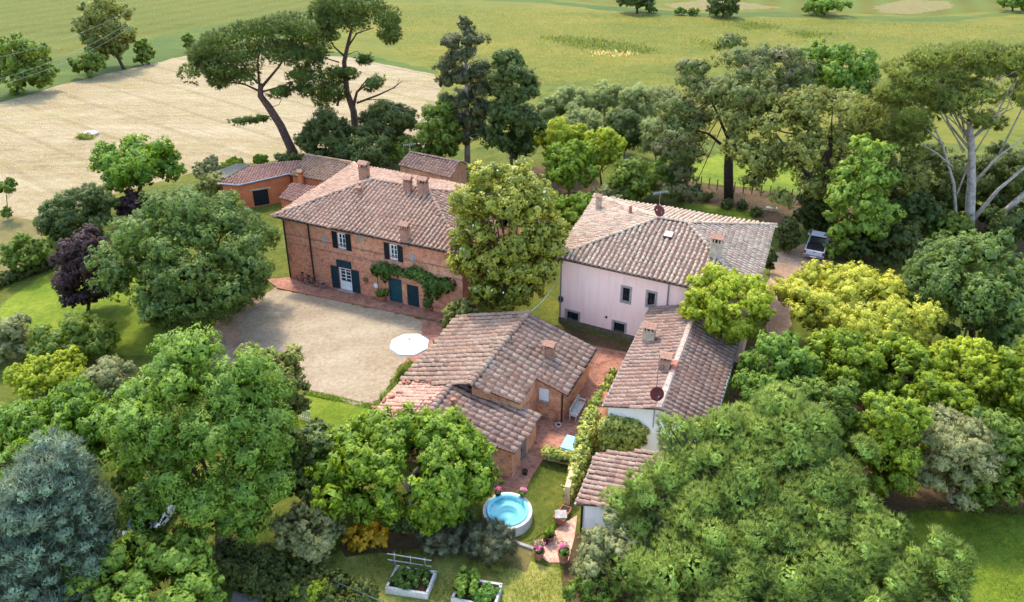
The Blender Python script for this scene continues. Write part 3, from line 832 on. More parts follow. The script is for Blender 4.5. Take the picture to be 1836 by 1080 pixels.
for i in (1, 2, 3): wall_mesh("wall", Wall(wB[i], wB[(i + 1) % 4]), 0, zB - .05, [], M['pink'], hB)
mb = MB(); f.box(mb, -.05, f.L + .05, -.3, .06, -.1, .5); mb.build("stone_plinth", M['stone_wall'], hB)
for i, hh in enumerate(hb): window(f, hh, hB, M['shutter_dark'], bars=(1, 1), stone=M['stone'], sill=i < 2, fr=.05, dep=.14)
mb = MB(); f.box(mb, vent[0], vent[1], -.2, -.18, vent[2], vent[3]); mb.build("vent", M['black'], hB)
q = f.rect(1002, 531, 1009, 541); cx_, cz_ = (q[0] + q[1]) / 2, (q[2] + q[3]) / 2
mb = MB(); vs = []; fs = []
for n_, sc in ((.0, 1.0), (.05, 1.0), (.05, .72), (.02, .70), ):
    for k in range(20): t = 2 * math.pi * k / 20; vs.append(f.pt(cx_ + math.cos(t) * .28 * sc, n_ + .003, cz_ + math.sin(t) * .34 * sc))
for i in range(3):
    for k in range(20): fs.append((i * 20 + k, i * 20 + (k + 1) % 20, (i + 1) * 20 + (k + 1) % 20, (i + 1) * 20 + k))
o = mb.add(vs, fs).build("oval_window", M['stone'], hB)
mb = MB(); mb.add([f.pt(cx_ + math.cos(2 * math.pi * k / 20) * .2, .015, cz_ + math.sin(2 * math.pi * k / 20) * .245) for k in range(20)], [tuple(range(20))]).build("pane", M['glass'], o)
fdB = unit(np.append(eB[1][:2] - eB[0][:2], 0)); foB = np.array((fdB[1], -fdB[0]))
mb = MB(); f.box(mb, -.05, f.L + .05, .003, .22, zB - .3, zB - .12); mb.build("cornice", M['stone'], hB)
gutter(hB, eB[0], eB[1], foB, zB)
pipe(f, hB, f.pix(1198, 530)[0], .5, zB - .1, mat=M['grey_metal']); pipe(f, hB, .1, .5, zB - .1, mat=M['grey_metal'])
chimney(hB, on_slopes(slB, 1283, 458), .95, .8, 1.9, fdB, M['chim_beige'])
chimney(hB, on_slopes(slB, 1073, 374), .5, .45, 1.5, fdB, M['chim_beige'])
mb = MB(); b_ = on_slopes(slB, 1130, 384); mb.lathe(b_, [(.13, -.2), (.13, .6), (.16, .6), (.16, .68), (.09, .68), (.09, .3)], 12); mb.build("vent_pipe", M['terracotta'], hB)
sk = on_slopes(slB, 1199, 423); nB = unit(np.cross(eB[1] - eB[0], rB0 - eB[0])); aB = fdB; dB = np.cross(nB, aB)
mb = MB(); mb.frame_box(sk, aB, dB, nB, -.36, .36, -.36, .36, 0, .2); o = mb.build("skylight", M['red_dish'], hB)
mb = MB(); mb.frame_box(sk, aB, dB, nB, -.31, .31, -.31, .31, .2, .215); mb.build("pane", M['grey_metal'], o)
antenna("roof_antenna", on_slopes(slB, 1180, 391), 2.3, "metal aerial mast with two rust-red dishes on the pink villa roof", [(.55, R(-75), R(25), .42), (.75, R(-120), R(25), .34)])

# ============ C: brick barn in two steps
zC, zCr = 2.4, 4.05
c_fl, c_nl, c_nl2 = P(822, 565, zC), P(718, 685, zC), P(650, 762, zC)
c_fr, c_nr = P(1068, 625, zC), P(1016, 708, zC)
rC0, rC1 = P(948, 560, zCr), P(843, 689, zCr)
hC = empty("brick_barn", v3((c_fl[:2] + c_nr[:2]) / 2, 0), "low brick barn with stepped gable tile roofs beside the white parasol", "barn")
dn = unit(rC1 - rC0)
# right slope with the notch: plane through ridge and right eave
nrC = unit(np.cross(c_fr - rC0, rC1 - rC0))
c_in1 = Pplane(961, 679, rC0, nrC); c_in2 = Pplane(932, 724, rC0, nrC); 
slC = [[c_fl, rC0, rC1, c_nl], [rC0, c_fr, c_nr, c_in1, c_in2, rC1]]
zC2r = 3.45
r20, r21 = P(818, 679, zC2r), P(759, 755, zC2r)
e20, e21 = P(971, 742, 2.15), P(923, 813, 2.15)
n2 = unit(np.cross(e20 - r20, r21 - r20))
slC2 = [[r20, e20, e21, r21]]
slC3 = [[c_nl + (0, 0, -.02), r20 + (0, 0, -.02), r21 + (0, 0, -.02), c_nl2]]
make_roof(hC, slC, 'C', .52, course=.5, seed=13, ridges=[(rC0, rC1)], cover=.78, hgt=.11, ridge_r=.2)
make_roof(hC, slC2, 'D', .50, course=.48, seed=14, ridges=[(r20, r21)], cover=.74, hgt=.12, ridge_r=.2)
TM['flat'] = (tile_mat("flat_tile_joined", [(0, (168, 110, 86)), (.5, (204, 142, 112)), (1, (222, 168, 138))], lamt=.3), tile_mat("flat_tile_single", [(0, (168, 110, 86)), (.5, (204, 142, 112)), (1, (222, 168, 138))], True, lamt=.3))
make_roof(hC, slC3, 'flat', .34, course=.34, seed=15, ridges=[], n_single=180, cover=.97, hgt=.035)
# loose tiles lying on the pale roof
rnd = random.Random(5)
nn3 = unit(np.cross(slC3[0][1] - slC3[0][0], slC3[0][3] - slC3[0][0])); nn3 = nn3 if nn3[2] > 0 else -nn3
for (u, v) in ((725, 690), (736, 689), (752, 687), (775, 685), (788, 684), (722, 706), (697, 716), (687, 724), (678, 733), (664, 749), (677, 746), (705, 742)):
    q = Pplane(u, v, slC3[0][0], nn3) + nn3 * .07
    an = rnd.uniform(0, 3); a = unit(np.cross((math.cos(an), math.sin(an), 0), nn3)); d = np.cross(nn3, a)
    tv, tf = tile_template(.24, .42, .10); mb = MB(); mb.add([q + a * t[0] + d * t[1] + nn3 * t[2] for t in tv], tf)
    tag(mb.build("loose_roof_tile", M['terracotta'], loc=q), "loose curved tile lying on the pale lower slope of the barn roof", "roof tile", "loose tiles on the barn roof")
k = .35
cen = lambda a, b: (a + b) / 2
dE = unit(c_nr - c_fr); xo = unit(np.append(c_fr[:2] - rC0[:2], 0)); lo = -xo
wc = {}
wc['fl'] = c_fl[:2] + xo[:2] * k + dE[:2] * .2; wc['nl2'] = c_nl2[:2] + xo[:2] * k - dE[:2] * .25
wc['fr'] = c_fr[:2] - xo[:2] * k + dE[:2] * .2; wc['nr'] = c_nr[:2] - xo[:2] * .3 - dE[:2] * .25
wc['in'] = np.array(c_in1[:2]) - dE[:2] * .25
wc['e20'] = e20[:2] - xo[:2] * .3 + dE[:2] * .1; wc['e21'] = e21[:2] - xo[:2] * .3 - dE[:2] * .25
wc['n_in'] = c_in2[:2] - dE[:2] * .25
fr_ = Wall(wc['nr'], wc['fr']); wall_mesh("wall", fr_, 0, zC - .1, [], M['brick_c'], hC)
fn = Wall(wc['in'], wc['nr']); hwc = fn.rect(967, 697, 984, 718)
wall_mesh("wall", fn, 0, zC - .1, [hwc], M['brick_c'], hC, gable=[(0, float(c_in1[2]) - .12)])
mb = MB(); fn.box(mb, hwc[0], hwc[1], -.06, .03, hwc[2], hwc[3]); o = mb.build("window_shutter", M['white_paint'], hC)
mb = MB(); fn.box(mb, hwc[0] - .08, hwc[1] + .08, -.02, .12, hwc[2] - .1, hwc[2] - .004); mb.build("sill", M['stone'], o)
pipe(fn, hC, fn.L - .05, .05, zC - .1, n=.1, r=.055, mat=M['iron'])
s_ = Wall(wc['n_in'], wc['in']); wall_mesh("wall", s_, 0, float(c_in2[2]) - .12, [], M['brick_c'], hC, gable=[(s_.L, float(c_in1[2]) - .12)])
gb = Wall(rC1[:2] - dE[:2] * .2, wc['n_in']); wall_mesh("wall", gb, 0, float(c_in2[2]) - .12, [], M['brick_c'], hC, gable=[(0, zCr - .12)])
bk = Wall(wc['fr'], wc['fl']); wall_mesh("wall", bk, 0, zC - .1, [], M['brick_c'], hC, gable=[(bk.L / 2, zCr - .12)])
lf = Wall(wc['fl'], wc['nl2']); wall_mesh("wall", lf, 0, zC - .1, [], M['brick_c'], hC)
w2 = Wall(wc['e21'], wc['e20']); hd = w2.rect(931, 793, 945, 835); hd = (w2.L * .34, w2.L * .34 + .85, .05, 1.75)
wall_mesh("wall", w2, 0, 2.05, [hd], M['brick_c'], hC); o = plank_door(w2, hd, hC, M['grey_metal'], dep=.05)
w3 = Wall(wc['nl2'], wc['e21']); wall_mesh("wall", w3, 0, 2.05, [], M['brick_c'], hC, gable=[(w3.L * .42, zC2r - .15), (0, 2.25)])
w4 = Wall(wc['e20'], wc['n_in']); wall_mesh("wall", w4, 0, 2.05, [], M['brick_c'], hC)
for (a, b) in ((c_fr, c_nr), ): gutter(hC, a, b, xo, zC, mat=M['iron'])
chimney(hC, on_slopes(slC, 985, 641), .75, .6, 1.35, xo, M['darkbrick'])
mb = MB(); q = Pplane(813, 730, r20, n2); mb.tube([q - (0, 0, .1), q + (0, 0, .55)], .13, 10); mb.tube([q + (0, 0, .55), q + (0, 0, .62)], .17, 10); mb.build("vent_pipe", M['terracotta'], hC)

# ============ D: white house and its lower wing
zD, zDr = 3.4, 4.5
d_fl, d_nl, d_fr, d_nr = P(1171, 542, zD), P(1082, 728, zD), P(1331, 588, zD), P(1274, 773, zD)
rD0, rD1 = P(1249, 551, zDr), P(1181, 733, zDr)
hD = empty("white_cottage", v3((d_nl[:2] + d_nr[:2]) / 2, 0), "single-storey white cottage with red-grey gable tile roof right of the brick passage", "house")
slD = [[d_fl, rD0, rD1, d_nl], [rD0, d_fr, d_nr, rD1]]
make_roof(hD, slD, 'D', .42, seed=16, ridges=[], cover=.72)
# broad mortared ridge
mb = MB(); dr = unit(rD1 - rD0); ar = unit(np.cross(dr, (0, 0, 1.0)))
nseg = 22; Lr = np.linalg.norm(rD1 - rD0); rnd = random.Random(3)
for i in range(nseg):
    p = rD0 + dr * (Lr * i / nseg); s2 = Lr / nseg - .02; w_ = .22 + rnd.uniform(-.015, .015); h_ = .13 + rnd.uniform(-.01, .015)
    vs = []
    for t in (0, s2):
        for (a_, b_) in ((-w_, -.04), (-w_ * .6, h_ * .85), (0, h_), (w_ * .6, h_ * .85), (w_, -.04)): vs.append(p + dr * t + ar * a_ + np.array((0, 0, b_)))
    mb = MB(); mb.add(vs, [(0, 1, 6, 5), (1, 2, 7, 6), (2, 3, 8, 7), (3, 4, 9, 8), (0, 4, 3, 2, 1), (5, 6, 7, 8, 9)])
    mb.build("ridge_cap", M['terracotta'] if i in (13, 14) else M['mortar'], hD)
xD = unit(np.append(d_nr[:2] - d_nl[:2], 0)); yD = unit(d_fl - d_nl)
wd = [d_nl[:2] + xD[:2] * .25 + yD[:2] * .25, d_nr[:2] - xD[:2] * .25 + yD[:2] * .25, d_fr[:2] - xD[:2] * .25 - yD[:2] * .2, d_fl[:2] + xD[:2] * .25 - yD[:2] * .2]
f = Wall(wd[0], wd[1]); vq = f.rect(1181, 783, 1196, 798)
wall_mesh("wall", f, 0, zD - .1, [vq], M['white_wall'], hD, gable=[(f.L, zD - .1), (float(np.dot(v3(rD1[:2], 0) - f.A, f.d)), zDr - .1)][1:])
mb = MB(); f.box(mb, vq[0], vq[1], -.1, .02, vq[2], vq[3]); mb.build("vent", M['grey_metal'], hD)
for i in (1, 2, 3):
    w_ = Wall(wd[i], wd[(i + 1) % 4]); wall_mesh("wall", w_, 0, zD - .1, [], M['white_wall'], hD, gable=[(w_.L / 2, zDr - .12)] if i == 2 else None)
gutter(hD, d_nl, d_fl, -xD, zD, mat=M['grey_metal']); gutter(hD, d_nr, d_fr, xD, zD, mat=M['grey_metal'])
chimney(hD, on_slopes(slD, 1163, 610), .95, .75, 1.45, xD, M['chim_beige']); chimney(hD, on_slopes(slD, 1192, 661), .75, .7, 1.25, xD, M['darkbrick'])
ba = f.pt(f.pix(1171, 765)[0], .1, f.pix(1171, 765)[1])
antenna("wall_antenna", ba, 5.2, "tall thin mast with one rust-red dish on the white cottage gable", [(2.5, R(-85), R(25), .42)], yagi=False)
# lower wing
z2, z2r = 2.0, 2.95
g0, g1 = P(1072, 811, z2), P(1033, 904, z2)
h0, h1 = P(1218, 808, z2r), P(1160, 912, z2r)
j0, j1 = h0 + (h0 - g0), h1 + (h1 - g1); j0[2] = z2; j1[2] = z2
hD2 = empty("cottage_wing", v3((g1[:2] + h1[:2]) / 2, 0), "low white wing with red tile roof below the cottage gable, half under the pine", "house wing")
make_roof(hD2, [[g0, h0, h1, g1], [h0, j0, j1, h1]], 'D', .40, seed=17, ridges=[(h0, h1)], cover=.72)
wd2 = [g1[:2] + xD[:2] * .25 + yD[:2] * .2, j1[:2] - xD[:2] * .25 + yD[:2] * .2, j0[:2] - xD[:2] * .2, g0[:2] + xD[:2] * .25]
for i in range(4):
    w_ = Wall(wd2[i], wd2[(i + 1) % 4]); wall_mesh("wall", w_, 0, z2 - .1, [], M['white_wall'], hD2, gable=[(w_.L / 2, z2r - .12)] if i in (0, 2) else None)
gutter(hD2, g1, g0, -xD, z2, mat=M['grey_metal'])
mb = MB(); w_ = Wall(wd2[0], wd2[1]); mb.tube([w_.pt(.05, .1, .05), w_.pt(.05, .1, 1.85)], .06, 7); mb.build("downpipe", M['iron'], hD2)

# ============ E: orange outbuildings behind the farmhouse
hE = empty("orange_outbuilding", P(460, 378), "orange plastered outbuilding with low red roof and dark door left of the farmhouse", "outbuilding")
eE = [P(390, 330, 2.9), P(428, 333, 2.9), P(521, 312, 3.3), P(540, 287, 3.9), P(452, 296, 3.4)]
nE = unit(np.cross(eE[2] - eE[0], eE[3] - eE[0])); eE = [eE[0], np.array(Pplane(428, 333, eE[0], nE)), eE[2], eE[3], np.array(Pplane(450, 296, eE[0], nE))]
make_roof(hE, [eE], 'E', .30, seed=18, n_single=120, cover=.7, hgt=.07)
wl = inset([p[:2] for p in eE], .25)
f = Wall(wl[0], wl[1]); wall_mesh("wall", f, 0, 2.7, [], M['orange'], hE)
f = Wall(wl[1], wl[2]); hd = f.rect(455, 340, 483, 380); hd = (hd[0], hd[1], .05, min(hd[3], 2.5)); wq = f.rect(484, 338, 489, 343); wq = (wq[0], wq[1], 2.45, 2.75)
wall_mesh("wall", f, 0, float(eE[1][2]) - .12, [hd], M['orange'], hE, gable=[(f.L, float(eE[2][2]) - .12)])
plank_door(f, hd, hE, M['shutter_dark'])
mb = MB(); f.box(mb, hd[0] - .3, hd[1] + .3, .003, .06, hd[3], hd[3] + .18); mb.build("lintel", M['chim_beige'], hE)
for (a, b) in ((2, 3), (3, 4), (4, 0)): wall_mesh("wall", Wall(wl[a], wl[b]), 0, 2.8, [], M['orange'], hE)
mb = MB(); a, b, c_ = eE[0], eE[1], eE[2]
mb.tube([a + (0, 0, .02), b + (0, 0, .02), c_ + (0, 0, .02)], .09, 6); mb.build("gutter", M['grey_metal'], hE)

hE2 = empty("orange_shed", P(560, 345), "small orange shed with mossy brown tile roof joined behind the farmhouse", "shed")
sE = [P(520, 314, 3.4), P(590, 326, 3.4), P(632, 292, 4.4), P(549, 278, 4.4)]
TM['moss'] = (tile_mat("mossy_tile_joined", TILE_F, lichen=(150, 124, 70), lamt=.6), tile_mat("mossy_tile_single", TILE_F, True, lichen=(150, 124, 70), lamt=.6))
make_roof(hE2, [sE], 'moss', .36, seed=19, n_single=120, ridges=[(sE[2], sE[3])])
lE = [P(500, 355, 2.2), P(530, 363, 2.2), P(567, 334, 2.75), P(523, 328, 2.75)]
make_roof(hE2, [lE], 'E', .36, seed=20, n_single=60)
wl = inset([p[:2] for p in sE], .2); wl2 = inset([p[:2] for p in lE], .15)
for i in range(4): wall_mesh("wall", Wall(wl[i], wl[(i + 1) % 4]), 0, 3.25 if i != 2 else 4.2, [], M['orange'], hE2)
for i in range(4): wall_mesh("wall", Wall(wl2[i], wl2[(i + 1) % 4]), 0, 2.1, [], M['orange'], hE2)
cb = P(541, 331, 2.6); chimney(hE2, cb, .55, .5, 1.9, (1, -.4), M['orange'])
# ============ F: small tiled shed behind
hF = empty("tiled_shed", P(770, 330), "small brick shed with brown tile roof behind the farmhouse ridge", "shed")
eF = [P(713, 296, 2.7), P(808, 319, 2.7)]; rF = [P(734, 273, 3.7), P(824, 291, 3.7)]
bF = [rF[0] + (rF[0] - eF[0]) * (1, 1, -1), rF[1] + (rF[1] - eF[1]) * (1, 1, -1)]
slF = [[eF[0], eF[1], rF[1], rF[0]], [rF[0], rF[1], bF[1], bF[0]]]
make_roof(hF, slF, 'F', .45, seed=21, n_single=150, ridges=[(rF[0], rF[1])], cover=.72)
wl = inset([p[:2] for p in (eF[0], eF[1], bF[1], bF[0])], .2)
for i in range(4):
    w_ = Wall(wl[i], wl[(i + 1) % 4]); wall_mesh("wall", w_, 0, 2.55, [], M['brick_c'], hF, gable=[(w_.L / 2, 3.55)] if i in (1, 3) else None)
antenna("television_aerial", on_slopes(slA, 738, 318) , 3.4, "thin television aerial mast on the brick farmhouse ridge", None)
# pale flat roof left of the outbuilding
mb = MB(); q = [P(372, 312, 2.3), P(392, 326, 2.3), P(448, 296, 2.6), P(425, 293, 2.6)]
sh = empty("greenhouse_shed", P(395, 335), "low shed with pale grey-green flat roof at the field edge", "shed")
mb.add([tuple(p) for p in q] + [tuple(p - (0, 0, .12)) for p in q], [(0, 1, 2, 3), (7, 6, 5, 4)] + [(i, 4 + i, 4 + (i + 1) % 4, (i + 1) % 4) for i in range(4)]); mb.build("roof", simple("pale_sheet_roof", (122, 114, 94), (92, 86, 70), 1.5), sh)
wl = inset([p[:2] for p in q], .12)
for i in range(4): wall_mesh("wall", Wall(wl[i], wl[(i + 1) % 4]), 0, 2.2, [], M['orange'], sh)
# brick passage and patio between the barn and the cottage
pv = [P(1066, 622), P(1128, 622), P(1128, 640), P(1078, 745), P(1040, 800), P(1038, 832), P(979, 818), P(951, 860), P(938, 897), P(885, 895), P(890, 850), P(940, 760), P(1000, 690)]
sheet("brick_patio", [(1060, 618), (1130, 618), (1130, 640), (1078, 745), (1042, 800), (1040, 832), (978, 818), (951, 860), (936, 897), (880, 897), (890, 850), (940, 760), (1000, 690)], 3 * Z, M['brick_pave'])
sheet("tub_lawn", [(978, 822), (1040, 836), (1012, 905), (1000, 940), (960, 965), (880, 1000), (850, 940), (936, 897), (953, 860)], 4 * Z, M['lawn'], .05, .6, 41)
sheet("brick_steps", [(972, 968), (1010, 940), (1035, 925), (1030, 965), (1018, 1010), (985, 1010), (966, 998)], 5 * Z, M['brick_path'])

# ------------------------------------------------------------------ trees and shrubs
LM = {
 'holm': leaf_mat("holm_oak_leaf", (50, 72, 38), (120, 146, 84)),
 'holm_grey': leaf_mat("grey_oak_leaf", (72, 86, 48), (148, 160, 98)),
 'walnut': leaf_mat("walnut_leaf", (54, 88, 30), (122, 154, 58)),
 'dark': leaf_mat("evergreen_leaf", (44, 62, 36), (104, 124, 72)),
 'mid': leaf_mat("broad_leaf", (62, 88, 40), (128, 150, 70)),
 'bright': leaf_mat("bright_leaf", (66, 96, 32), (136, 164, 62), trans=.4),
 'ash': leaf_mat("ash_leaf", (62, 94, 40), (128, 158, 74)),
 'plum': leaf_mat("plum_leaf", (40, 32, 38), (86, 68, 74)),
 'olive': leaf_mat("olive_leaf", (88, 102, 74), (164, 174, 142)),
 'olive_far': leaf_mat("olive_far_leaf", (92, 112, 76), (146, 162, 118)),
 'yellow': leaf_mat("golden_leaf", (114, 130, 48), (196, 206, 112), trans=.4),
 'lime': leaf_mat("lime_leaf", (98, 122, 38), (172, 190, 78), trans=.4),
 'magnolia': leaf_mat("magnolia_leaf", (72, 88, 36), (176, 182, 88), trans=.25, rough=.4),
 'pine': leaf_mat("pine_needle", (50, 72, 34), (116, 140, 66), trans=.25),
 'pine_olive': leaf_mat("pine_needle_olive", (82, 104, 52), (154, 172, 96), trans=.3),
 'pine_light': leaf_mat("pine_needle_light", (94, 126, 66), (166, 196, 116), trans=.36),
 'cedar': leaf_mat("cedar_needle", (52, 68, 38), (118, 136, 76), warm=(116, 108, 74), trans=.2),
 'conifer': leaf_mat("dark_conifer", (44, 54, 36), (100, 108, 72), trans=.2),
 'blue': leaf_mat("blue_cedar_needle", (84, 112, 104), (156, 182, 174), trans=.2),
 'privet': leaf_mat("hedge_leaf", (72, 98, 34), (156, 180, 66), trans=.38),
 'maple': leaf_mat("maple_leaf", (78, 108, 46), (150, 178, 92), trans=.38),
 'grey_shrub': leaf_mat("rosemary_leaf", (84, 96, 80), (150, 162, 142), trans=.15),
 'ivy': leaf_mat("variegated_ivy", (80, 106, 48), (200, 206, 132), trans=.3),
 'ivy_green': leaf_mat("wisteria_leaf", (48, 74, 34), (106, 132, 66), trans=.3),
 'veg': leaf_mat("vegetable_leaf", (58, 96, 44), (130, 168, 92), trans=.35),
 'gold_shrub': leaf_mat("gold_shrub_leaf", (120, 112, 28), (204, 168, 60), trans=.3),
 'flower_white': leaf_mat("white_petal", (226, 224, 210), (246, 246, 238), trans=.2),
 'flower_pink': leaf_mat("pink_petal", (198, 104, 160), (236, 164, 208), trans=.3),
 'grass': leaf_mat("grass_blade", (74, 98, 36), (150, 158, 76), trans=.35),
 'grass_g': leaf_mat("grass_blade_green", (70, 106, 36), (132, 158, 66), trans=.35),
 'meadow_a': leaf_mat("meadow_blade", (112, 124, 54), (162, 166, 88), trans=.2),
 'meadow_b': leaf_mat("meadow_weed", (88, 104, 48), (132, 138, 66), trans=.2),
 'meadow_c': leaf_mat("crop_blade", (92, 112, 44), (140, 150, 64), trans=.2),
 'weed': leaf_mat("weed_leaf", (70, 92, 40), (112, 132, 60)),
 'straw': leaf_mat("straw", (190, 176, 126), (226, 214, 170)),
 'hedge_dark': leaf_mat("dark_hedge_leaf", (52, 66, 36), (96, 112, 62)),
}
def nrmz(a): return a / (np.linalg.norm(a, axis=-1, keepdims=True) + 1e-9)
def rdir(rs, n): return nrmz(rs.normal(size=(n, 3)))
def frame(nrm, rs):
    t = nrmz(np.cross(nrm, rdir(rs, len(nrm)))); return t, np.cross(nrm, t)
def add_core(rs, lobes, f, V, tint, ln, thin=False):
    """dense inner twigs: ragged leaf masses inside each clump, so that one does not look through it"""
    med = np.median(lobes[:, 3]); lobes = lobes[lobes[:, 3] < 2.2 * med + .01]
    k = 190 if thin else 130; n = len(lobes) * k
    lo = np.repeat(lobes, k, 0); d = rdir(rs, n)
    c = lo[:, :3] + d * lo[:, 3:6] * (f * rs.uniform(.75, 1.15, n))[:, None]
    nn = nrmz(d + rdir(rs, n) * .45); t, b = frame(nn, rs)
    s = (np.minimum(lo[:, 3], 1.0) * rs.uniform(.15, .27, n))[:, None]
    w = .42 if thin else 1.0
    C = np.stack([c - t * s, c + t * s * .6 + b * s * w, c + t * s * .5 - b * s * w], 1)
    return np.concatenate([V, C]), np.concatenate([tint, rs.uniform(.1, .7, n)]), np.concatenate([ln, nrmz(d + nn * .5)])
def leaves(rs, lobes, n, L, W, twig=28, cl=None, spread=.35, up=.35, inner=.12, centre=None, thin=.2, droop=0.0, hemi=-.45, core=.6):
    """leaf faces (n,3,3) in clusters on clumped lobes. lobes: (k,6) centre and radii"""
    cl = cl or (.13 + .8 * L)
    lobes = np.asarray(lobes, dtype=float)
    if centre is None: centre = lobes[:, :3].mean(0)
    area = (lobes[:, 3] * lobes[:, 5]) ** 1.0
    pr = area / area.sum()
    nt = max(8, int(n / twig))
    k = rs.choice(len(lobes), size=nt, p=pr)
    d = rdir(rs, nt)
    out = nrmz(lobes[k, :3] - centre + rs.normal(scale=.01, size=(nt, 3)))
    bad = (d * out).sum(1) < hemi
    d[bad] = -d[bad]
    rad = np.where(rs.rand(nt) < inner, rs.uniform(.25, .75, nt), rs.normal(.95, .09, nt))
    tp = lobes[k, :3] + d * lobes[k, 3:6] * rad[:, None]
    lobe_t = rs.rand(len(lobes))[k]; twig_t = rs.rand(nt)
    idx = np.repeat(np.arange(nt), twig)
    m = len(idx)
    od = rdir(rs, m); od = np.where((od * d[idx]).sum(1, keepdims=True) < -.25, -od, od)
    cr = (cl * rs.uniform(.7, 1.25, nt))[idx][:, None] * np.minimum(1.0, lobes[k, 3][idx][:, None] * .9)
    pos = tp[idx] + od * cr * rs.uniform(.55, 1.05, m)[:, None]
    nn = nrmz(od * .7 + d[idx] * .3 + np.array((0, 0, up)) + rdir(rs, m) * .7)
    t, b = frame(nn, rs)
    if droop: t = nrmz(t + np.array((0, 0, -droop)))
    b = nrmz(np.cross(nn, t))
    sc = rs.uniform(.65, 1.3, m)[:, None]; inn = rs.rand(m) < .22; sc[inn] *= 1.7
    pos[inn] = lobes[k][idx[inn], :3] + (pos[inn] - lobes[k][idx[inn], :3]) * rs.uniform(.66, .86, inn.sum())[:, None]
    nn = np.where((nn * d[idx]).sum(1, keepdims=True) < 0, -nn, nn)
    ln = nrmz(d[idx] * .55 + od * .65 + nn * .4)
    V = np.stack([pos - t * L * .42 * sc + b * W * .5 * sc, pos + t * L * .58 * sc, pos - t * L * .42 * sc - b * W * .5 * sc], 1)
    tint = np.clip(.28 * lobe_t[idx] + .34 * twig_t[idx] + .38 * rs.rand(m), 0, 1)
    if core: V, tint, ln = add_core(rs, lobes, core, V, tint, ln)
    return V, tint, ln
def needles(rs, lobes, n_tuft, L, W, k=9, inner=.1, centre=None, upb=.5, hemi=-.2, flat=.0, core=.58):
    lobes = np.asarray(lobes, dtype=float)
    if centre is None: centre = lobes[:, :3].mean(0)
    area = lobes[:, 3] * lobes[:, 5]; pr = area / area.sum()
    li = rs.choice(len(lobes), size=n_tuft, p=pr)
    d = rdir(rs, n_tuft)
    out = nrmz(lobes[li, :3] - centre + rs.normal(scale=.01, size=(n_tuft, 3)) + np.array((0, 0, .25)) * lobes[li, 3:4])
    bad = (d * out).sum(1) < hemi; d[bad] = -d[bad]
    rad = np.where(rs.rand(n_tuft) < inner, rs.uniform(.3, .8, n_tuft), rs.normal(.95, .07, n_tuft))
    tp = lobes[li, :3] + d * lobes[li, 3:6] * rad[:, None]
    ax = nrmz(d + np.array((0, 0, upb)))
    idx = np.repeat(np.arange(n_tuft), k); m = len(idx)
    dr = nrmz(ax[idx] + rdir(rs, m) * .72)
    sd = nrmz(np.cross(dr, rdir(rs, m)))
    Ls = L * rs.uniform(.6, 1.2, m)[:, None]
    base = tp[idx] + rs.normal(scale=.03, size=(m, 3))
    V = np.stack([base - sd * W * .5, base + sd * W * .5, base + dr * Ls], 1)
    ln = nrmz(d[idx] * .8 + dr * .5)
    tint = np.clip(.25 * rs.rand(len(lobes))[li][idx] + .35 * rs.rand(n_tuft)[idx] + .4 * rs.rand(m), 0, 1)
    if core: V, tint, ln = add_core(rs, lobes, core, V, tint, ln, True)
    return V, tint, ln
def crown_lobes(rs, c, rx, ry, rz, n, lr=.34, rough=.12, bottom=-.7, squash=.85):
    """lobes spread over the shell of an ellipsoid, plus a few inside"""
    i = np.arange(n) + .5
    ph = np.arccos(1 - 2 * i / n); th = math.pi * (1 + 5 ** .5) * i + rs.uniform(0, 6.28)
    d = np.stack([np.cos(th) * np.sin(ph), np.sin(th) * np.sin(ph), np.cos(ph)], 1)
    d = d + rs.normal(scale=.16, size=d.shape); d = nrmz(d)
    d = d[d[:, 2] > bottom]
    R_ = np.array((rx, ry, rz)); rm = (rx * ry * rz) ** (1 / 3)
    s = rs.normal(1, rough, len(d))[:, None]
    lr_ = lr * rm * rs.uniform(.6, 1.15, len(d))
    p = c + d * np.maximum(R_ - lr * rm * .9, R_ * .3) * s
    lob = np.concatenate([p, lr_[:, None], lr_[:, None], lr_[:, None] * squash], 1)
    core = np.array([[c[0], c[1], c[2], rx * .62, ry * .62, rz * .62]])
    return np.concatenate([lob, core], 0)
def limbs(rs, base, crown_c, lobes, r0, n=6, top=None, mb=None, bend=.25):
    mb = mb or MB()
    top = np.asarray(top if top is not None else base + (crown_c - base) * .75)
    mid = base + (top - base) * .5 + rs.normal(scale=.12, size=3) * (1, 1, 0)
    mb.tube([base - (0, 0, .15), base + (top - base) * .08, mid, top], [r0 * 1.5, r0 * 1.05, r0 * .85, r0 * .55], 8)
    sel = rs.permutation(len(lobes))[:n]
    for i in sel:
        st = base + (top - base) * rs.uniform(.45, 1.0); e = lobes[i, :3]
        m = (st + e) / 2 + np.array((0, 0, -bend * np.linalg.norm(e - st) * .3)) + rs.normal(scale=.1, size=3)
        mb.tube([st, m, e], [r0 * .42, r0 * .28, r0 * .1], 6)
    return mb
TREE_ID = [100]
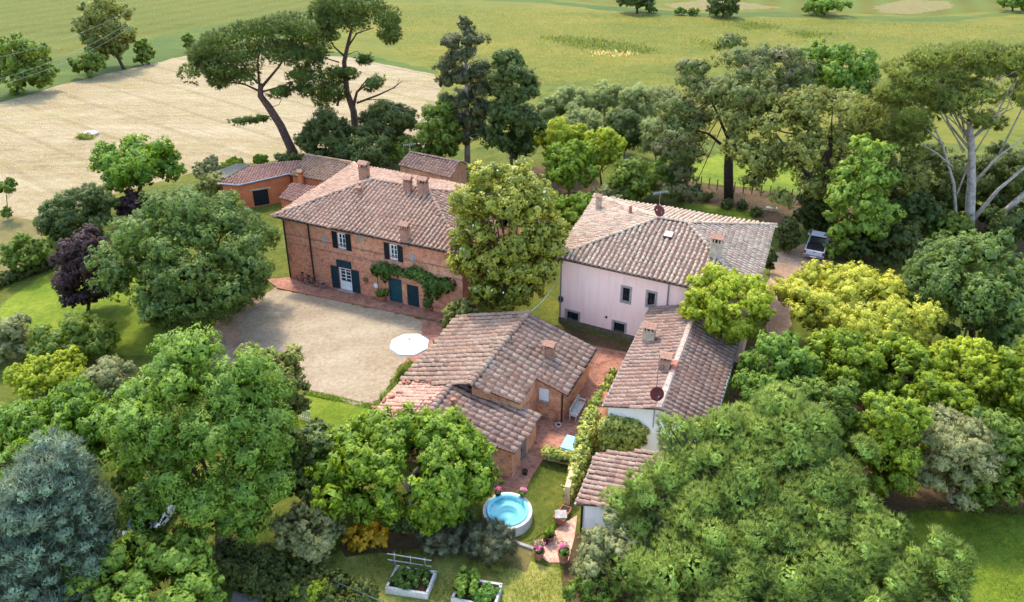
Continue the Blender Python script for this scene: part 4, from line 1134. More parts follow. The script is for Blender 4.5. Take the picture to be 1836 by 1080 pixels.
def tree(name, label, bbox, base, kind, mat, group=None, cat="tree", L=.22, W=.11, cov=5.5, nl=34, lr=.34, bark='bark', r0=None, depth=1.0, rough=.12,
         bottom=-.7, squash=.85, style='leaf', twig=28, up=.35, tuft_k=9, upb=.5, spread=.35, cap=26000, trunk=True, nb=6, droop=0.0, inner=.03, hemi=-.45):
    """bbox: crown rectangle in the photo; base: photo point where the trunk meets the ground"""
    TREE_ID[0] += 1; rs = np.random.RandomState(TREE_ID[0])
    B = P(*base); u0, v0, u1, v1 = bbox
    c = PYp((u0 + u1) / 2, (v0 + v1) / 2, B[1])
    s = px_per_m(c); rx = (u1 - u0) / 2 / s * .98; hh = (v1 - v0) / 2 / s * .97
    phi = math.atan2(CAM_H - c[2], c[1]); ry = min(rx * depth, .80 * hh / math.sin(phi))
    rz2 = hh ** 2 - (ry * math.sin(phi)) ** 2
    rz = max(math.sqrt(max(rz2, 0)) / math.cos(phi), .55 * hh)
    if c[2] - rz < -.1: rz = max(.5 * hh, min(rz, c[2] + .3))
    r = empty(name, B, label, cat, group)
    lob = crown_lobes(rs, c, rx, ry, rz, nl, lr, rough, bottom, squash)
    lob = lob[lob[:, 2] > .1]
    if len(lob) == 0: lob = np.array([[c[0], c[1], max(c[2], .4), rx, ry, rz]])
    ap = math.pi * (u1 - u0) * (v1 - v0) / 4
    if style == 'leaf':
        L, W = L * .76, W * .76; lp = .5 * L * W * s * s; n = int(min(cap * 2.1, max(500, cov * ap / lp)))
        V, t, ln = leaves(rs, lob, n, L, W, twig=twig, up=up, centre=c, spread=spread, droop=droop, inner=inner, hemi=hemi)
        V[:, :, 2] = np.maximum(V[:, :, 2], .03)
        build_np("crown", V, 3, LM[mat], r, t, ln)
    else:
        lp = .5 * L * W * s * s * tuft_k; n = int(min(cap / tuft_k * 2, max(100, cov * ap / lp)))
        V, t, ln = needles(rs, lob, n, L, W, k=tuft_k, centre=c, upb=upb, inner=inner)
        V[:, :, 2] = np.maximum(V[:, :, 2], .03)
        build_np("crown", V, 3, LM[mat], r, t, ln)
    if trunk:
        rr = r0 or max(.05, rx * .055)
        mb = limbs(rs, B, c, lob, rr, nb); mb.build("trunk", M[bark], r, smooth=True)
    return r, c, lob
def T(*a, **k): return tree(*a, **k)

# --- left garden
T("holm_oak", "huge rounded dark holm oak standing left of the brick farmhouse", (190, 325, 497, 603), (345, 572), 'o', 'holm', L=.24, W=.12, nl=60, lr=.27, cov=4.4, cap=34000, bark='bark_dark', bottom=-.9)
T("walnut_tree", "bright green leafy tree at the stubble field edge behind the holm oak", (176, 238, 328, 350), (252, 372), 'o', 'walnut', L=.36, W=.2, nl=30, lr=.36, rough=.18, cap=16000)
T("evergreen_tree", "rounded dark grey-green tree left of the holm oak beside the stubble", (76, 324, 212, 450), (142, 432), 'o', 'dark', L=.24, W=.12, nl=34, lr=.32, cap=18000)
T("plum_tree", "tall dark purple-leaved plum tree in front of the holm oak", (98, 406, 215, 572), (158, 560), 'o', 'plum', L=.22, W=.13, nl=40, lr=.3, rough=.16, bark='bark_dark', bottom=-.95)
T("plum_tree", "small purple-leaved plum tree half hidden behind the holm oak", (205, 338, 270, 392), (236, 402), 'o', 'plum', L=.24, W=.13, nl=16, lr=.4, bark='bark_dark')
T("fruit_tree", "small round green fruit tree at the far left above the hedge", (5, 415, 90, 492), (50, 492), 'o', 'mid', L=.2, W=.12, nl=24, lr=.32, r0=.08)
T("sapling", "slim young tree with little crown at the left picture edge in stubble", (-12, 316, 32, 352), (14, 392), 'o', 'mid', L=.2, W=.12, nl=12, lr=.42, r0=.05)
T("shrub", "little green bush at the foot of the slim young tree", (0, 370, 22, 396), (10, 395), 'o', 'mid', cat="shrub", L=.2, W=.1, nl=8, lr=.5, trunk=False)
T("privet_shrub", "broad light-green shrub on the lawn below the purple plum", (56, 556, 206, 668), (132, 650), 'o', 'mid', cat="shrub", L=.18, W=.08, nl=36, lr=.3, r0=.08, bottom=-.9)
T("golden_shrub", "small round yellow-green shrub at the left, below the broad light shrub", (20, 624, 148, 715), (84, 715), 'o', 'lime', cat="shrub", L=.16, W=.09, nl=26, lr=.34, r0=.08)
T("olive_tree", "grey-green olive at the left picture edge above the cherry", (-40, 552, 62, 660), (10, 645), 'o', 'olive', L=.2, W=.05, nl=26, lr=.36, cov=3.2, bark='bark_grey')
T("olive_tree", "grey-green olive between the golden shrub and the large ash", (150, 635, 250, 735), (200, 740), 'o', 'olive', L=.2, W=.05, nl=22, lr=.36, cov=3.2, bark='bark_grey')
T("cherry_tree", "bright green drooping-leaved tree at the left above the blue cedar", (-60, 682, 222, 905), (80, 905), 'o', 'walnut', L=.32, W=.13, nl=46, lr=.3, droop=.6, cap=26000)
B = P(58, 1165); rs = np.random.RandomState(91); r = empty("blue_cedar", B, "blue-grey conifer filling the bottom left corner", "tree")
top = PYp(82, 806, B[1]); Hc = top[2]; Rb = 168 / px_per_m(PYp(58, 1080, B[1])); lob = []
for k in range(15):
    f_ = (k + .5) / 15; z = Hc * (1 - f_ * .93) - .35; rr = Rb * (.12 + .88 * f_ ** .72); n_ = int(4 + rr * 5.5); a0 = rs.uniform(0, 6.28)
    for i_ in range(n_):
        a = a0 + 6.2832 * i_ / n_ + rs.normal(0, .1); ro = rr * rs.uniform(.82, 1.06); lr_ = rs.uniform(.38, .62)
        lob.append((top[0] * (1 - f_) + B[0] * f_ + math.cos(a) * ro, B[1] + math.sin(a) * ro, z + rs.normal(0, .18) + .15, lr_, lr_, lr_ * .7))
        lob.append((top[0] * (1 - f_) + B[0] * f_ + math.cos(a) * ro * .66, B[1] + math.sin(a) * ro * .66, z + .05, lr_, lr_, lr_ * .7))
lob = np.array(lob); cen = np.array((B[0], B[1], Hc * .3))
V, t, ln = needles(rs, lob, 14000, .32, .036, k=9, centre=cen, upb=.9, hemi=-.1, core=.6); V[:, :, 2] = np.maximum(V[:, :, 2], .03)
build_np("crown", V, 3, LM['blue'], r, t, ln)
mb = MB(); mb.tube([B - (0, 0, .2), (B + top) / 2, top - (0, 0, .3)], [.4, .28, .05], 8)
for l in lob[::6]: mb.tube([np.array((B[0], B[1], l[2] - .3)), np.array((B[0], B[1], l[2] - .3)) * .45 + l[:3] * .55], [.07, .02], 5)
mb.build("trunk", M['bark_dark'], r, smooth=True)
T("ash_tree", "very large mid-green ash in the left foreground above the hidden car", (214, 612, 540, 990), (395, 1000), 'o', 'ash', L=.24, W=.10, nl=80, lr=.25, rough=.14, cap=44000, cov=6, droop=.3)
T("laurel_tree", "dull olive-green tree behind the large ash beside the gravel", (430, 612, 550, 790), (490, 775), 'o', 'holm_grey', L=.2, W=.1, nl=34, lr=.32)
T("maple_tree", "rounded green maple at the bottom edge beside the hidden car", (112, 945, 412, 1180), (265, 1180), 'o', 'maple', L=.26, W=.18, nl=50, lr=.28, cap=30000)
T("orange_rose_shrub", "low green shrub beside the dirt path under the cherry", (205, 830, 262, 905), (235, 900), 'o', 'mid', cat="shrub", L=.16, W=.09, nl=14, lr=.4, trunk=False)
T("mulberry_tree", "spreading bright green mulberry in front of the brick barn", (550, 722, 900, 945), (750, 930), 'o', 'bright', L=.26, W=.17, nl=110, lr=.29, rough=.07, cap=42000, cov=6, r0=.3, bark='bark_grey')
T("laurel_shrub", "dark green leafy tree between the ash and the bright mulberry", (495, 745, 640, 930), (565, 915), 'o', 'dark', L=.24, W=.13, nl=40, lr=.3, cap=18000)
T("olive_tree", "silvery olive bush in front of the mulberry's left side", (488, 885, 628, 1005), (560, 995), 'o', 'olive', L=.18, W=.05, nl=34, lr=.3, cov=3.2, cap=26000, bark='bark_grey')
T("gold_shrub", "low yellow-orange shrub under the mulberry", (612, 932, 704, 990), (655, 982), 'o', 'gold_shrub', cat="shrub", L=.14, W=.06, nl=24, lr=.34, trunk=False)
T("box_shrub", "low dark shrub right of the yellow-orange shrub under the mulberry", (690, 915, 760, 960), (725, 960), 'o', 'dark', cat="shrub", L=.16, W=.08, nl=16, lr=.4, trunk=False)
T("rosemary_bush", "left of two grey-green rosemary bushes beside the hot tub", (752, 930, 838, 1002), (795, 990), 'o', 'grey_shrub', cat="shrub", style='pine', L=.22, W=.022, tuft_k=10, nl=30, lr=.3, cov=5, cap=30000, trunk=False, upb=.9)
T("rosemary_bush", "right, larger grey-green rosemary bush touching the hot tub", (826, 930, 924, 1008), (878, 998), 'o', 'grey_shrub', cat="shrub", style='pine', L=.22, W=.022, tuft_k=10, nl=34, lr=.3, cov=5, cap=34000, trunk=False, upb=.9)
T("garden_shrub", "small green shrub between the two rosemary bushes and the mulberry", (812, 912, 856, 948), (834, 948), 'o', 'mid', cat="shrub", L=.14, W=.07, nl=12, lr=.42, trunk=False)
# long clipped hedge bottom left, as one hedge
def hedge(name, label, pix, w, h, mat, L=.14, W=.08, n=14000, cat="hedge", bulge=.25, seed=1, droop=0):
    rs = np.random.RandomState(seed); pts = [P(*p) for p in pix]
    r = empty(name, pts[0], label, cat); lob = []
    for a, b in zip(pts[:-1], pts[1:]):
        d = b - a; Ln = np.linalg.norm(d); k = max(1, int(Ln / (w * .45))); s = np.array((-d[1], d[0], 0)) / Ln
        for i in range(k + 1):
            for off in (-.28, .28):
                q = a + d * i / k + s * off * w * rs.uniform(.7, 1.2); hz = h * rs.uniform(.42, .5)
                lob.append((q[0], q[1], hz, w * rs.uniform(.32, .42), w * rs.uniform(.32, .42), hz * rs.uniform(1, 1 + bulge)))
    lob = np.array(lob); cen = lob[:, :3].mean(0); cen[2] = -1
    V, t, ln = leaves(rs, lob, n, L, W, centre=cen, hemi=-.9, droop=droop, inner=.05, twig=14, cl=.2); V[:, :, 2] = np.maximum(V[:, :, 2], .02)
    build_np("foliage", V, 3, LM[mat], r, t, ln)
    st = MB()
    for a, b in zip(pts[:-1], pts[1:]):
        for t_ in np.arange(.1, 1, .15):
            q = a + (b - a) * t_; st.tube([q, q + (0.05, 0, h * .7)], .03, 5)
    st.build("stems", M['bark'], r)
    return r
hedge("clipped_hedge", "long dark clipped hedge at the bottom, left of the raised beds", [(395, 1015), (470, 1040), (560, 1070), (640, 1100)], 1.9, 1.5, 'hedge_dark', n=26000, seed=2)
T("euonymus_shrub", "bright yellow-green bush at the right end of the dark clipped hedge", (515, 1035, 600, 1090), (560, 1085), 'o', 'lime', cat="shrub", L=.13, W=.07, nl=18, lr=.36, trunk=False)
hedge("boundary_hedge", "dark low hedge curving along the left lawn edge", [(-60, 540), (20, 505), (90, 480), (100, 470)], 1.3, 1.1, 'hedge_dark', L=.18, n=7000, seed=3)
# --- behind the farmhouse
for bb, bs, lb, mt, L_ in (((600, 228, 708, 318), (655, 315), "rounded dark green bush directly behind the farmhouse roof", 'dark', .24),
                           ((640, 176, 750, 272), (695, 285), "tall dark bush on the right behind the farmhouse, under the second pine", 'hedge_dark', .26),
                           ((528, 195, 640, 300), (585, 300), "dark bush behind the shed at the leaning pine's foot", 'hedge_dark', .26),
                           ((745, 180, 832, 300), (788, 305), "mid-green bush left of the tall dark conifer", 'mid', .26),
                           ((690, 240, 760, 300), (722, 305), "green bush between the farmhouse and the tiled shed", 'mid', .24)):
    T("evergreen_shrub", lb, bb, bs, 'o', mt, cat="shrub", L=L_, W=L_ * .5, nl=30, lr=.33, cap=12000, bottom=-.9)
for i, (bb, bs, lb, mt) in enumerate((((345, 280, 400, 330), (372, 335), "grey-green bush at the field edge right of the bright leafy tree", 'olive'),
                           ((395, 280, 442, 312), (418, 315), "yellow-green bush above the pale flat-roofed shed", 'lime'), ((352, 305, 420, 350), (385, 352), "grey-green bush in front of the flat-roofed shed", 'holm_grey'),
                           ((450, 275, 482, 298), (466, 300), "small bright bush above the orange outbuilding roof", 'bright'),
                           ((490, 270, 540, 296), (512, 298), "dark small bush beside the leaning pine trunk", 'dark'))):
    T("field_edge_shrub", lb, bb, bs, 'o', mt, cat="shrub", L=.24, W=.12, nl=14, lr=.42, cap=5000, trunk=False)
# --- tall conifer and neighbour
TREE_ID[0] += 1; rs = np.random.RandomState(77)
B = P(838, 300); r = empty("tall_conifer", B, "tall narrow dark conifer with bare lower trunk right of the farmhouse", "tree")
def pz(u, v): return PYp(u, v, B[1])
lob = []
for (u, v, w_, h_) in ((832, 42, 26, 22), (845, 68, 36, 26), (815, 75, 34, 26), (835, 98, 46, 28), (805, 115, 36, 24), (860, 122, 40, 30), (832, 140, 50, 32), (800, 150, 32, 26), (862, 160, 40, 34), (825, 178, 48, 34), (795, 185, 26, 24), (865, 195, 34, 34), (838, 210, 46, 34), (810, 215, 34, 28), (860, 232, 30, 30), (825, 240, 30, 26)):
    q = pz(u, v); s = px_per_m(q)
    for k in range(3):
        lob.append((q[0] + rs.normal(0, .5), q[1] + rs.normal(0, .9), q[2] + rs.normal(0, .3), w_ * .5 / s, w_ * .5 / s, h_ * .45 / s))
lob = np.array(lob)
V, t, ln = leaves(rs, lob, 22000, .3, .11, centre=pz(835, 200), droop=.4, spread=.45, inner=.25); build_np("crown", V, 3, LM['conifer'], r, t, ln)
mb = MB(); mb.tube([B, pz(838, 230), pz(836, 130), pz(832, 45)], [.4, .32, .2, .06], 8)
for k in range(26):
    z_ = pz(837, 60 + 8 * k); an = rs.uniform(0, 6.28); ln = 1.2 + .06 * k
    mb.tube([z_, z_ + np.array((math.cos(an), math.sin(an), .35)) * ln], [.07, .02], 5)
mb.build("trunk", M['bark_grey'], r, smooth=True)
T("evergreen_oak", "broad dense dark evergreen tree right of the tall conifer", (862, 88, 975, 300), (918, 318), 'o', 'dark', L=.3, W=.15, nl=50, lr=.28, cap=24000, bottom=-.95)
# --- magnolia
rM, cM, lobM = T("magnolia_tree", "large yellow-green magnolia with white blossoms between the farmhouse and pink villa", (800, 284, 1016, 568), (912, 580), 'o', 'magnolia', depth=.72, L=.30, W=.15, nl=90, lr=.25, cap=34000, cov=5.5, bottom=-.95, rough=.05)
crM = [c_ for c_ in rM.children if c_.name.startswith("crown")][0]
rs = np.random.RandomState(4)
fv, ft = [], []
mbf = MB(); 
for k in range(7):
    a = 2 * math.pi * k / 7
    mbf.add([(0, 0, 0), (.09 * math.cos(a - .5), .09 * math.sin(a - .5), .05), (.17 * math.cos(a), .17 * math.sin(a), .12), (.09 * math.cos(a + .5), .09 * math.sin(a + .5), .05)], [(0, 1, 2, 3)])
fme = bpy.data.meshes.new("flower"); fme.from_pydata(mbf.V, [], mbf.F); fme.materials.append(simple("magnolia_petal", (246, 244, 232), (232, 228, 212), 6, rough=.6))
front = [l for l in lobM if l[1] < cM[1] + .5]
for k in range(34):
    l = front[rs.randint(len(front))]; d = unit(np.array((rs.normal(0, .8), -1.0, rs.uniform(-.1, 1.0))))
    q = l[:3] + d * l[3:6] * 1.1
    o = bpy.data.objects.new("flower", fme); col.objects.link(o); o.parent = crM
    o.location = tuple(q - np.array(rM.location)); o.rotation_euler = (rs.uniform(.2, 1), rs.uniform(-.5, .5), rs.uniform(0, 6)); sc = rs.uniform(.45, .8); o.scale = (sc, sc, sc)
T("bay_shrub", "pale olive shrub at the magnolia's foot beside the barn roof", (790, 530, 862, 605), (822, 600), 'o', 'holm_grey', cat="shrub", L=.2, W=.09, nl=22, lr=.36, trunk=False)
T("privet_shrub", "bright green shrub between the magnolia and the pink villa", (985, 338, 1078, 445), (1030, 440), 'o', 'bright', cat="shrub", L=.22, W=.12, nl=34, lr=.32, cap=12000, bottom=-.95)
T("wall_climber", "small pale green climber beside the pink villa's right corner", (1200, 500, 1226, 545), (1210, 590), 'o', 'olive', cat="plant", L=.16, W=.08, nl=10, lr=.45, cap=1500, r0=.05)
# --- middle distance
for bb, bs, lb, mt in (((966, 206, 1052, 300), (1008, 312), "upper left of three bright round trees right of the evergreen oak", 'lime'),
                       ((974, 246, 1072, 345), (1020, 352), "front lowest of three bright round trees, just above the magnolia", 'bright'),
                       ((1050, 226, 1122, 308), (1078, 335), "right of three bright round trees, with bare slim trunk", 'lime')):
    T("lime_tree", lb, bb, bs, 'o', mt, L=.24, W=.13, nl=28, lr=.34, cap=11000)
T("rose_shrub", "rounded green shrub with pale flowers behind the pink villa roof", (1090, 278, 1180, 368), (1130, 365), 'o', 'mid', cat="shrub", L=.22, W=.12, nl=28, lr=.34, cap=9000, bottom=-.95)
T("laurel_shrub", "dark green shrub right of the flowering shrub behind the villa", (1150, 285, 1218, 352), (1186, 352), 'o', 'ash', cat="shrub", L=.22, W=.1, nl=20, lr=.36, cap=6000)
T("flowering_shrub", "low shrub with pinkish foliage at the villa's rear left corner", (1060, 325, 1130, 370), (1095, 372), 'o', 'olive', cat="shrub", L=.2, W=.1, nl=16, lr=.4, cap=4000, trunk=False)
ol = [(985, 150, 1062, 225), (1045, 145, 1120, 215), (1105, 150, 1178, 230), (1000, 185, 1085, 258), (1075, 190, 1165, 275), (1140, 200, 1215, 290), (960, 170, 1010, 230)]
olb = ["back left olive of the grove behind the bright round trees", "back middle olive of the grove, against the yellow field", "back right olive of the grove, next to the large cedar", "front left olive of the grove, right above the upper bright tree", "front middle, darker tree of the olive grove", "front right olive of the grove, below the large cedar", "leftmost olive of the grove beside the evergreen oak"]
for i, bb in enumerate(ol):
    T("olive_tree", olb[i], bb, ((bb[0] + bb[2]) / 2, bb[3] + 8), 'o', 'dark' if i == 4 else 'olive_far', group="olive grove behind the houses", L=.3, W=.09, nl=22, lr=.38, cap=9000, cov=3.4, bark='bark_grey')
# --- right side, tall trees
def big_tree(name, label, B, Ydep, parts, mat, n, L, W, trunkpts, trunkr, bark, branches=(), style='leaf', seed=1, jit=1.0, up=.35, droop=0, inner=.15, tuft_k=8, sub=3, flat=.8, upb=.5, cenpx=None, **kw):
    rs = np.random.RandomState(seed); r = empty(name, B, label, "tree")
    lob = []
    for (u, v, w_, h_, *dy) in parts:
        dy_ = dy[0] if dy else 0
        q = PYp(u, v, Ydep + dy_); s = px_per_m(q)
        for k in range(sub):
            lob.append((q[0] + rs.normal(0, .22) * w_ / s, q[1] + rs.normal(0, jit), q[2] + rs.normal(0, .12) * h_ / s, w_ * .42 / s, w_ * .42 / s, h_ * .42 / s))
    lob = np.array(lob); cen = PYp(*cenpx, Ydep) if cenpx else lob[:, :3].mean(0)
    if style == 'leaf': V, t, ln = leaves(rs, lob, int(n * 1.7), L * .85, W * .85, centre=cen, up=up, droop=droop, inner=inner); k = 3
    else: V, t, ln = needles(rs, lob, n, L, W, k=tuft_k, centre=cen, inner=inner, upb=upb); k = 3
    build_np("crown", V, k, LM[mat], r, t, ln)
    mb = MB()
    mb.tube([B - (0, 0, .2)] + [PYp(u, v, Ydep) for u, v in trunkpts], trunkr, 9)
    for br in branches:
        pts = [PYp(u, v, Ydep + dy) for u, v, dy in br[0]]
        mb.tube(pts, list(np.linspace(br[1], br[2], len(pts)) * kw.get('thin', 1.0)), 7)
    for l in lob[rs.permutation(len(lob))[:kw.get('twigs', 10)]]:
        st = PYp(*trunkpts[-1], Ydep); m = (st + l[:3]) / 2; m[2] -= .3
        mb.tube([st, m, l[:3]], [trunkr[-1] * .5, trunkr[-1] * .35, .03], 6)
    mb.build("trunk", M[bark], r, smooth=True)
    return r, lob
B = P(1307, 362)
cp = [(1230, 185, 90, 50), (1210, 225, 70, 50), (1235, 260, 80, 50), (1225, 305, 60, 40), (1270, 150, 80, 45), (1320, 110, 90, 45), (1360, 95, 80, 40), (1400, 120, 70, 40), (1330, 150, 90, 45), (1385, 160, 90, 45), (1425, 150, 60, 40), (1300, 185, 90, 45), (1350, 195, 80, 40), (1270, 215, 70, 40), (1200, 260, 50, 40), (1250, 120, 50, 30), (1405, 195, 60, 40), (1215, 330, 60, 34)]
big_tree("cedar_tree", "large dark cedar with brownish patches and one straight trunk behind the pink villa", B, B[1], cp, 'cedar', 30000, .3, .1, [(1306, 300), (1308, 250), (1318, 190), (1335, 130)], [.55, .5, .42, .32, .15], 'bark_dark', seed=31, jit=2.2, droop=.2, up=.6, branches=[([(1306, 270, 0), (1270, 240, 0), (1235, 230, -1)], .2, .06), ([(1312, 230, 0), (1360, 190, 0), (1400, 160, 1)], .2, .06), ([(1308, 255, 0), (1280, 190, -1), (1260, 150, -1)], .18, .05)])
T("deciduous_tree", "dark green tree rising behind the cedar and grey holm oak", (1432, 70, 1580, 200), (1508, 285), 'o', 'ash', L=.36, W=.18, nl=36, lr=.32, rough=.18, cap=13000)
T("background_tree", "small olive-green treetop between the dark tree and the right stone pine", (1530, 140, 1620, 220), (1575, 300), 'o', 'holm_grey', L=.34, W=.16, nl=20, lr=.38, cap=8000)
B = P(1478, 412)
hp = [(1345, 230, 80, 60), (1360, 290, 80, 60), (1335, 265, 60, 60), (1400, 205, 90, 60), (1455, 190, 100, 55), (1520, 185, 100, 55), (1570, 210, 80, 60), (1420, 260, 90, 60), (1475, 235, 100, 60), (1540, 245, 90, 60), (1440, 310, 80, 50), (1380, 330, 70, 40), (1500, 285, 80, 50), (1590, 260, 70, 60), (1590, 310, 70, 70), (1560, 300, 70, 70)]
big_tree("holm_oak", "broad grey-olive holm oak with dark multiple trunks beside the parked pickup", B, B[1], hp, 'holm_grey', 28000, .26, .12, [(1478, 370), (1480, 320), (1490, 250)], [.6, .5, .4, .2], 'bark_dark', seed=32, jit=2.0, branches=[([(1470, 405, .5), (1462, 350, .5), (1440, 300, 0)], .3, .1), ([(1490, 405, .3), (1510, 350, 0), (1530, 290, 0)], .32, .1), ([(1478, 360, 0), (1430, 290, -1), (1390, 240, -1)], .25, .08)])
T("plane_tree", "upright bright green broad-leaved tree beside the parked pickup", (1484, 246, 1606, 470), (1545, 470), 'o', 'maple', L=.36, W=.26, nl=44, lr=.3, rough=.18, cap=16000, bottom=-.95)
# dark wood behind the right pine
for bb, bs, lb, mt in (((1585, 330, 1690, 430), (1640, 425), "dark undergrowth shrub right of the upright bright tree", 'dark'),
                       ((1620, 250, 1760, 420), (1690, 400), "dark evergreen behind the right stone pine's grey trunks", 'hedge_dark'),
                       ((1730, 240, 1880, 420), (1800, 400), "dark evergreen at the right edge behind the stone pine", 'hedge_dark'),
                       ((1655, 370, 1745, 440), (1700, 440), "light green shrub at the foot of the right stone pine", 'mid'),
                       ((1760, 360, 1870, 440), (1815, 440), "green shrub right of the stone pine's grey trunk", 'dark')):
    T("woodland_shrub", lb, bb, bs, 'o', mt, cat="shrub", L=.3, W=.15, nl=30, lr=.33, cap=11000, bottom=-.95)
for bb, bs, lb, mt in (((1558, 392, 1650, 480), (1604, 475), "dark shrub between the golden tree and the upright bright tree", 'hedge_dark'), ((1425, 330, 1500, 420), (1462, 418), "dark shrub behind the parked pickup under the holm oak", 'hedge_dark'), ((1600, 300, 1680, 400), (1640, 385), "dark wood shrub right of the holm oak crown", 'dark'), ((1500, 400, 1570, 470), (1535, 470), "green undergrowth at the foot of the upright bright tree", 'dark')):
    T("woodland_shrub", lb, bb, bs, 'o', mt, cat="shrub", L=.3, W=.15, nl=30, lr=.33, cap=9000, bottom=-.95)
# right stone pine
B = P(1738, 440)
pp = []
for (u, v, w_, h_) in ((1640, 130, 80, 34), (1700, 105, 90, 34), (1760, 95, 90, 34), (1820, 105, 90, 34), (1620, 165, 60, 40), (1660, 165, 80, 40), (1720, 135, 90, 36), (1790, 130, 90, 36), (1840, 140, 80, 40), (1880, 130, 80, 40), (1635, 205, 70, 44), (1690, 180, 70, 40), (1750, 160, 80, 36), (1830, 175, 70, 36), (1650, 240, 60, 36), (1615, 225, 46, 34), (1775, 215, 36, 26)):
    for dy in (-2.5, 2.5): pp.append((u, v, w_, h_, dy))
gb = [([(1715, 405, 0), (1710, 330, 0), (1690, 260, 0), (1660, 200, -1)], .26, .06), ([(1708, 300, 0), (1680, 275, -1), (1652, 258, -1)], .13, .05), ([(1745, 330, 0), (1790, 280, 0), (1840, 245, 0)], .22, .08),
      ([(1740, 400, 0), (1790, 340, -.5), (1850, 290, -1)], .3, .12), ([(1742, 300, 0), (1740, 230, 0), (1748, 150, 1)], .24, .06), ([(1740, 270, 0), (1700, 220, 1), (1680, 160, 1)], .18, .05),
      ([(1742, 250, 0), (1790, 200, 0), (1820, 140, 1)], .18, .05), ([(1730, 240, 0), (1720, 190, -1), (1710, 130, -1)], .14, .04), ([(1744, 280, 0), (1775, 230, -1), (1775, 215, -1)], .1, .04), ([(1690, 260, 0), (1650, 220, 0), (1630, 190, 0)], .12, .04), ([(1790, 280, 0), (1830, 200, 0), (1850, 150, 0)], .14, .04), ([(1715, 350, 0), (1735, 300, .5), (1745, 260, .5)], .14, .06)]
for k in range(16):
    rnd_ = random.Random(k); gb.append(([(1735 + rnd_.uniform(-15, 15), 280 - rnd_.uniform(0, 60), rnd_.uniform(-1, 1)), (1735 + rnd_.uniform(-70, 90), 200 - rnd_.uniform(0, 20), rnd_.uniform(-2, 2)), (1735 + rnd_.uniform(-110, 110), 145 - rnd_.uniform(0, 25), rnd_.uniform(-2, 2))], .09, .03))
big_tree("stone_pine", "tall umbrella stone pine with pale grey forked trunks at the right edge", B, B[1], pp, 'pine_olive', 7200, .46, .08, [(1738, 400), (1742, 330), (1742, 260), (1738, 220)], [.5, .46, .38, .3, .2], 'bark_grey', branches=gb, style='pine', seed=33, jit=1.0, sub=2, tuft_k=10, cenpx=(1745, 190), inner=.06, twigs=0, thin=.72)
B2 = P(1815, 430)
r = empty("leaning_trunk", B2, "bare pale grey trunk leaning right at the right picture edge", "tree")
mb = MB(); mb.tube([B2, PYp(1775, 402, B2[1]), PYp(1810, 372, B2[1]), PYp(1850, 335, B2[1]), PYp(1890, 290, B2[1])], [.3, .3, .28, .25, .2], 9); mb.build("trunk", M['bark_grey'], r, smooth=True)
rs = np.random.RandomState(8); q = PYp(1900, 270, B2[1]); V, t, ln = needles(rs, np.array([(q[0], q[1], q[2], 2.5, 2.5, 1.2)]), 500, .4, .07); build_np("crown", V, 3, LM['pine'], r, t, ln)
# right middle
T("evergreen_oak", "large rounded dark evergreen at the right edge below the grey pine trunks", (1625, 402, 1860, 640), (1745, 640), 'o', 'holm', L=.26, W=.13, nl=60, lr=.27, cap=30000, cov=4.2, bottom=-.95)
T("golden_tree", "broad golden-yellow tree right of the pink villa", (1396, 458, 1685, 640), (1540, 640), 'o', 'yellow', L=.22, W=.11, nl=64, lr=.27, cap=34000, cov=4.2, bottom=-.85)
T("round_tree", "round yellow-green clipped tree hiding the pink villa's right corner", (1220, 470, 1388, 610), (1312, 668), 'o', 'lime', L=.2, W=.1, nl=44, lr=.28, cap=26000, bottom=-.95, rough=.07)
T("clipped_shrub", "dark clipped column shrub left of the parked pickup", (1392, 384, 1436, 460), (1413, 455), 'o', 'hedge_dark', cat="shrub", L=.18, W=.1, nl=26, lr=.36, cap=6000, rough=.05, bottom=-.98, trunk=False)
T("drive_shrub", "small bright shrub right of the pickup's rear", (1474, 432, 1520, 468), (1496, 465), 'o', 'maple', cat="shrub", L=.26, W=.16, nl=12, lr=.42, trunk=False, cap=3000)
T("wall_shrub", "small green shrub against the villa's right wall by the drive", (1368, 440, 1394, 495), (1380, 490), 'o', 'dark', cat="shrub", L=.18, W=.1, nl=14, lr=.42, trunk=False, cap=3000)
hr = [((1310, 598, 1470, 760), 'ash', "leftmost shrub of the right hedge row, grey-green, beside the cottage roof"), ((1425, 588, 1570, 740), 'privet', "second, yellow-green shrub of the right hedge row below the golden tree"),
      ((1540, 592, 1690, 745), 'privet', "third bright shrub of the right hedge row, under the golden tree's right side"), ((1660, 598, 1800, 760), 'lime', "fourth yellow-green shrub of the right hedge row, below the dark evergreen"),
      ((1770, 610, 1900, 790), 'privet', "last yellow-green shrub of the right hedge row at the picture edge"), ((1400, 680, 1540, 850), 'mid', "darker front shrub of the hedge row, behind the big pine top"),
      ((1520, 700, 1660, 890), 'privet', "tall front shrub of the hedge row left of the silvery olive"), ((1700, 720, 1840, 905), 'mid', "front shrub of the hedge row right behind the silvery olive"),
      ((1610, 660, 1740, 800), 'privet', "middle shrub of the hedge row directly above the silvery olive"), ((1790, 760, 1900, 910), 'privet', "front shrub of the hedge row at the right picture edge")]
for bb, mt, lb in hr:
    T("hedge_shrub", lb, bb, ((bb[0] + bb[2]) / 2, bb[3]), 'o', mt, cat="shrub", group="shrubs of the right hedge row", L=.22, W=.11, nl=40, lr=.3, cap=18000, bottom=-.95)
T("olive_tree", "silvery weeping olive at the edge of the right lawn", (1625, 725, 1792, 905), (1705, 900), 'o', 'olive', L=.2, W=.05, nl=44, lr=.28, cap=36000, cov=3.4, droop=.7, bark='bark_grey')
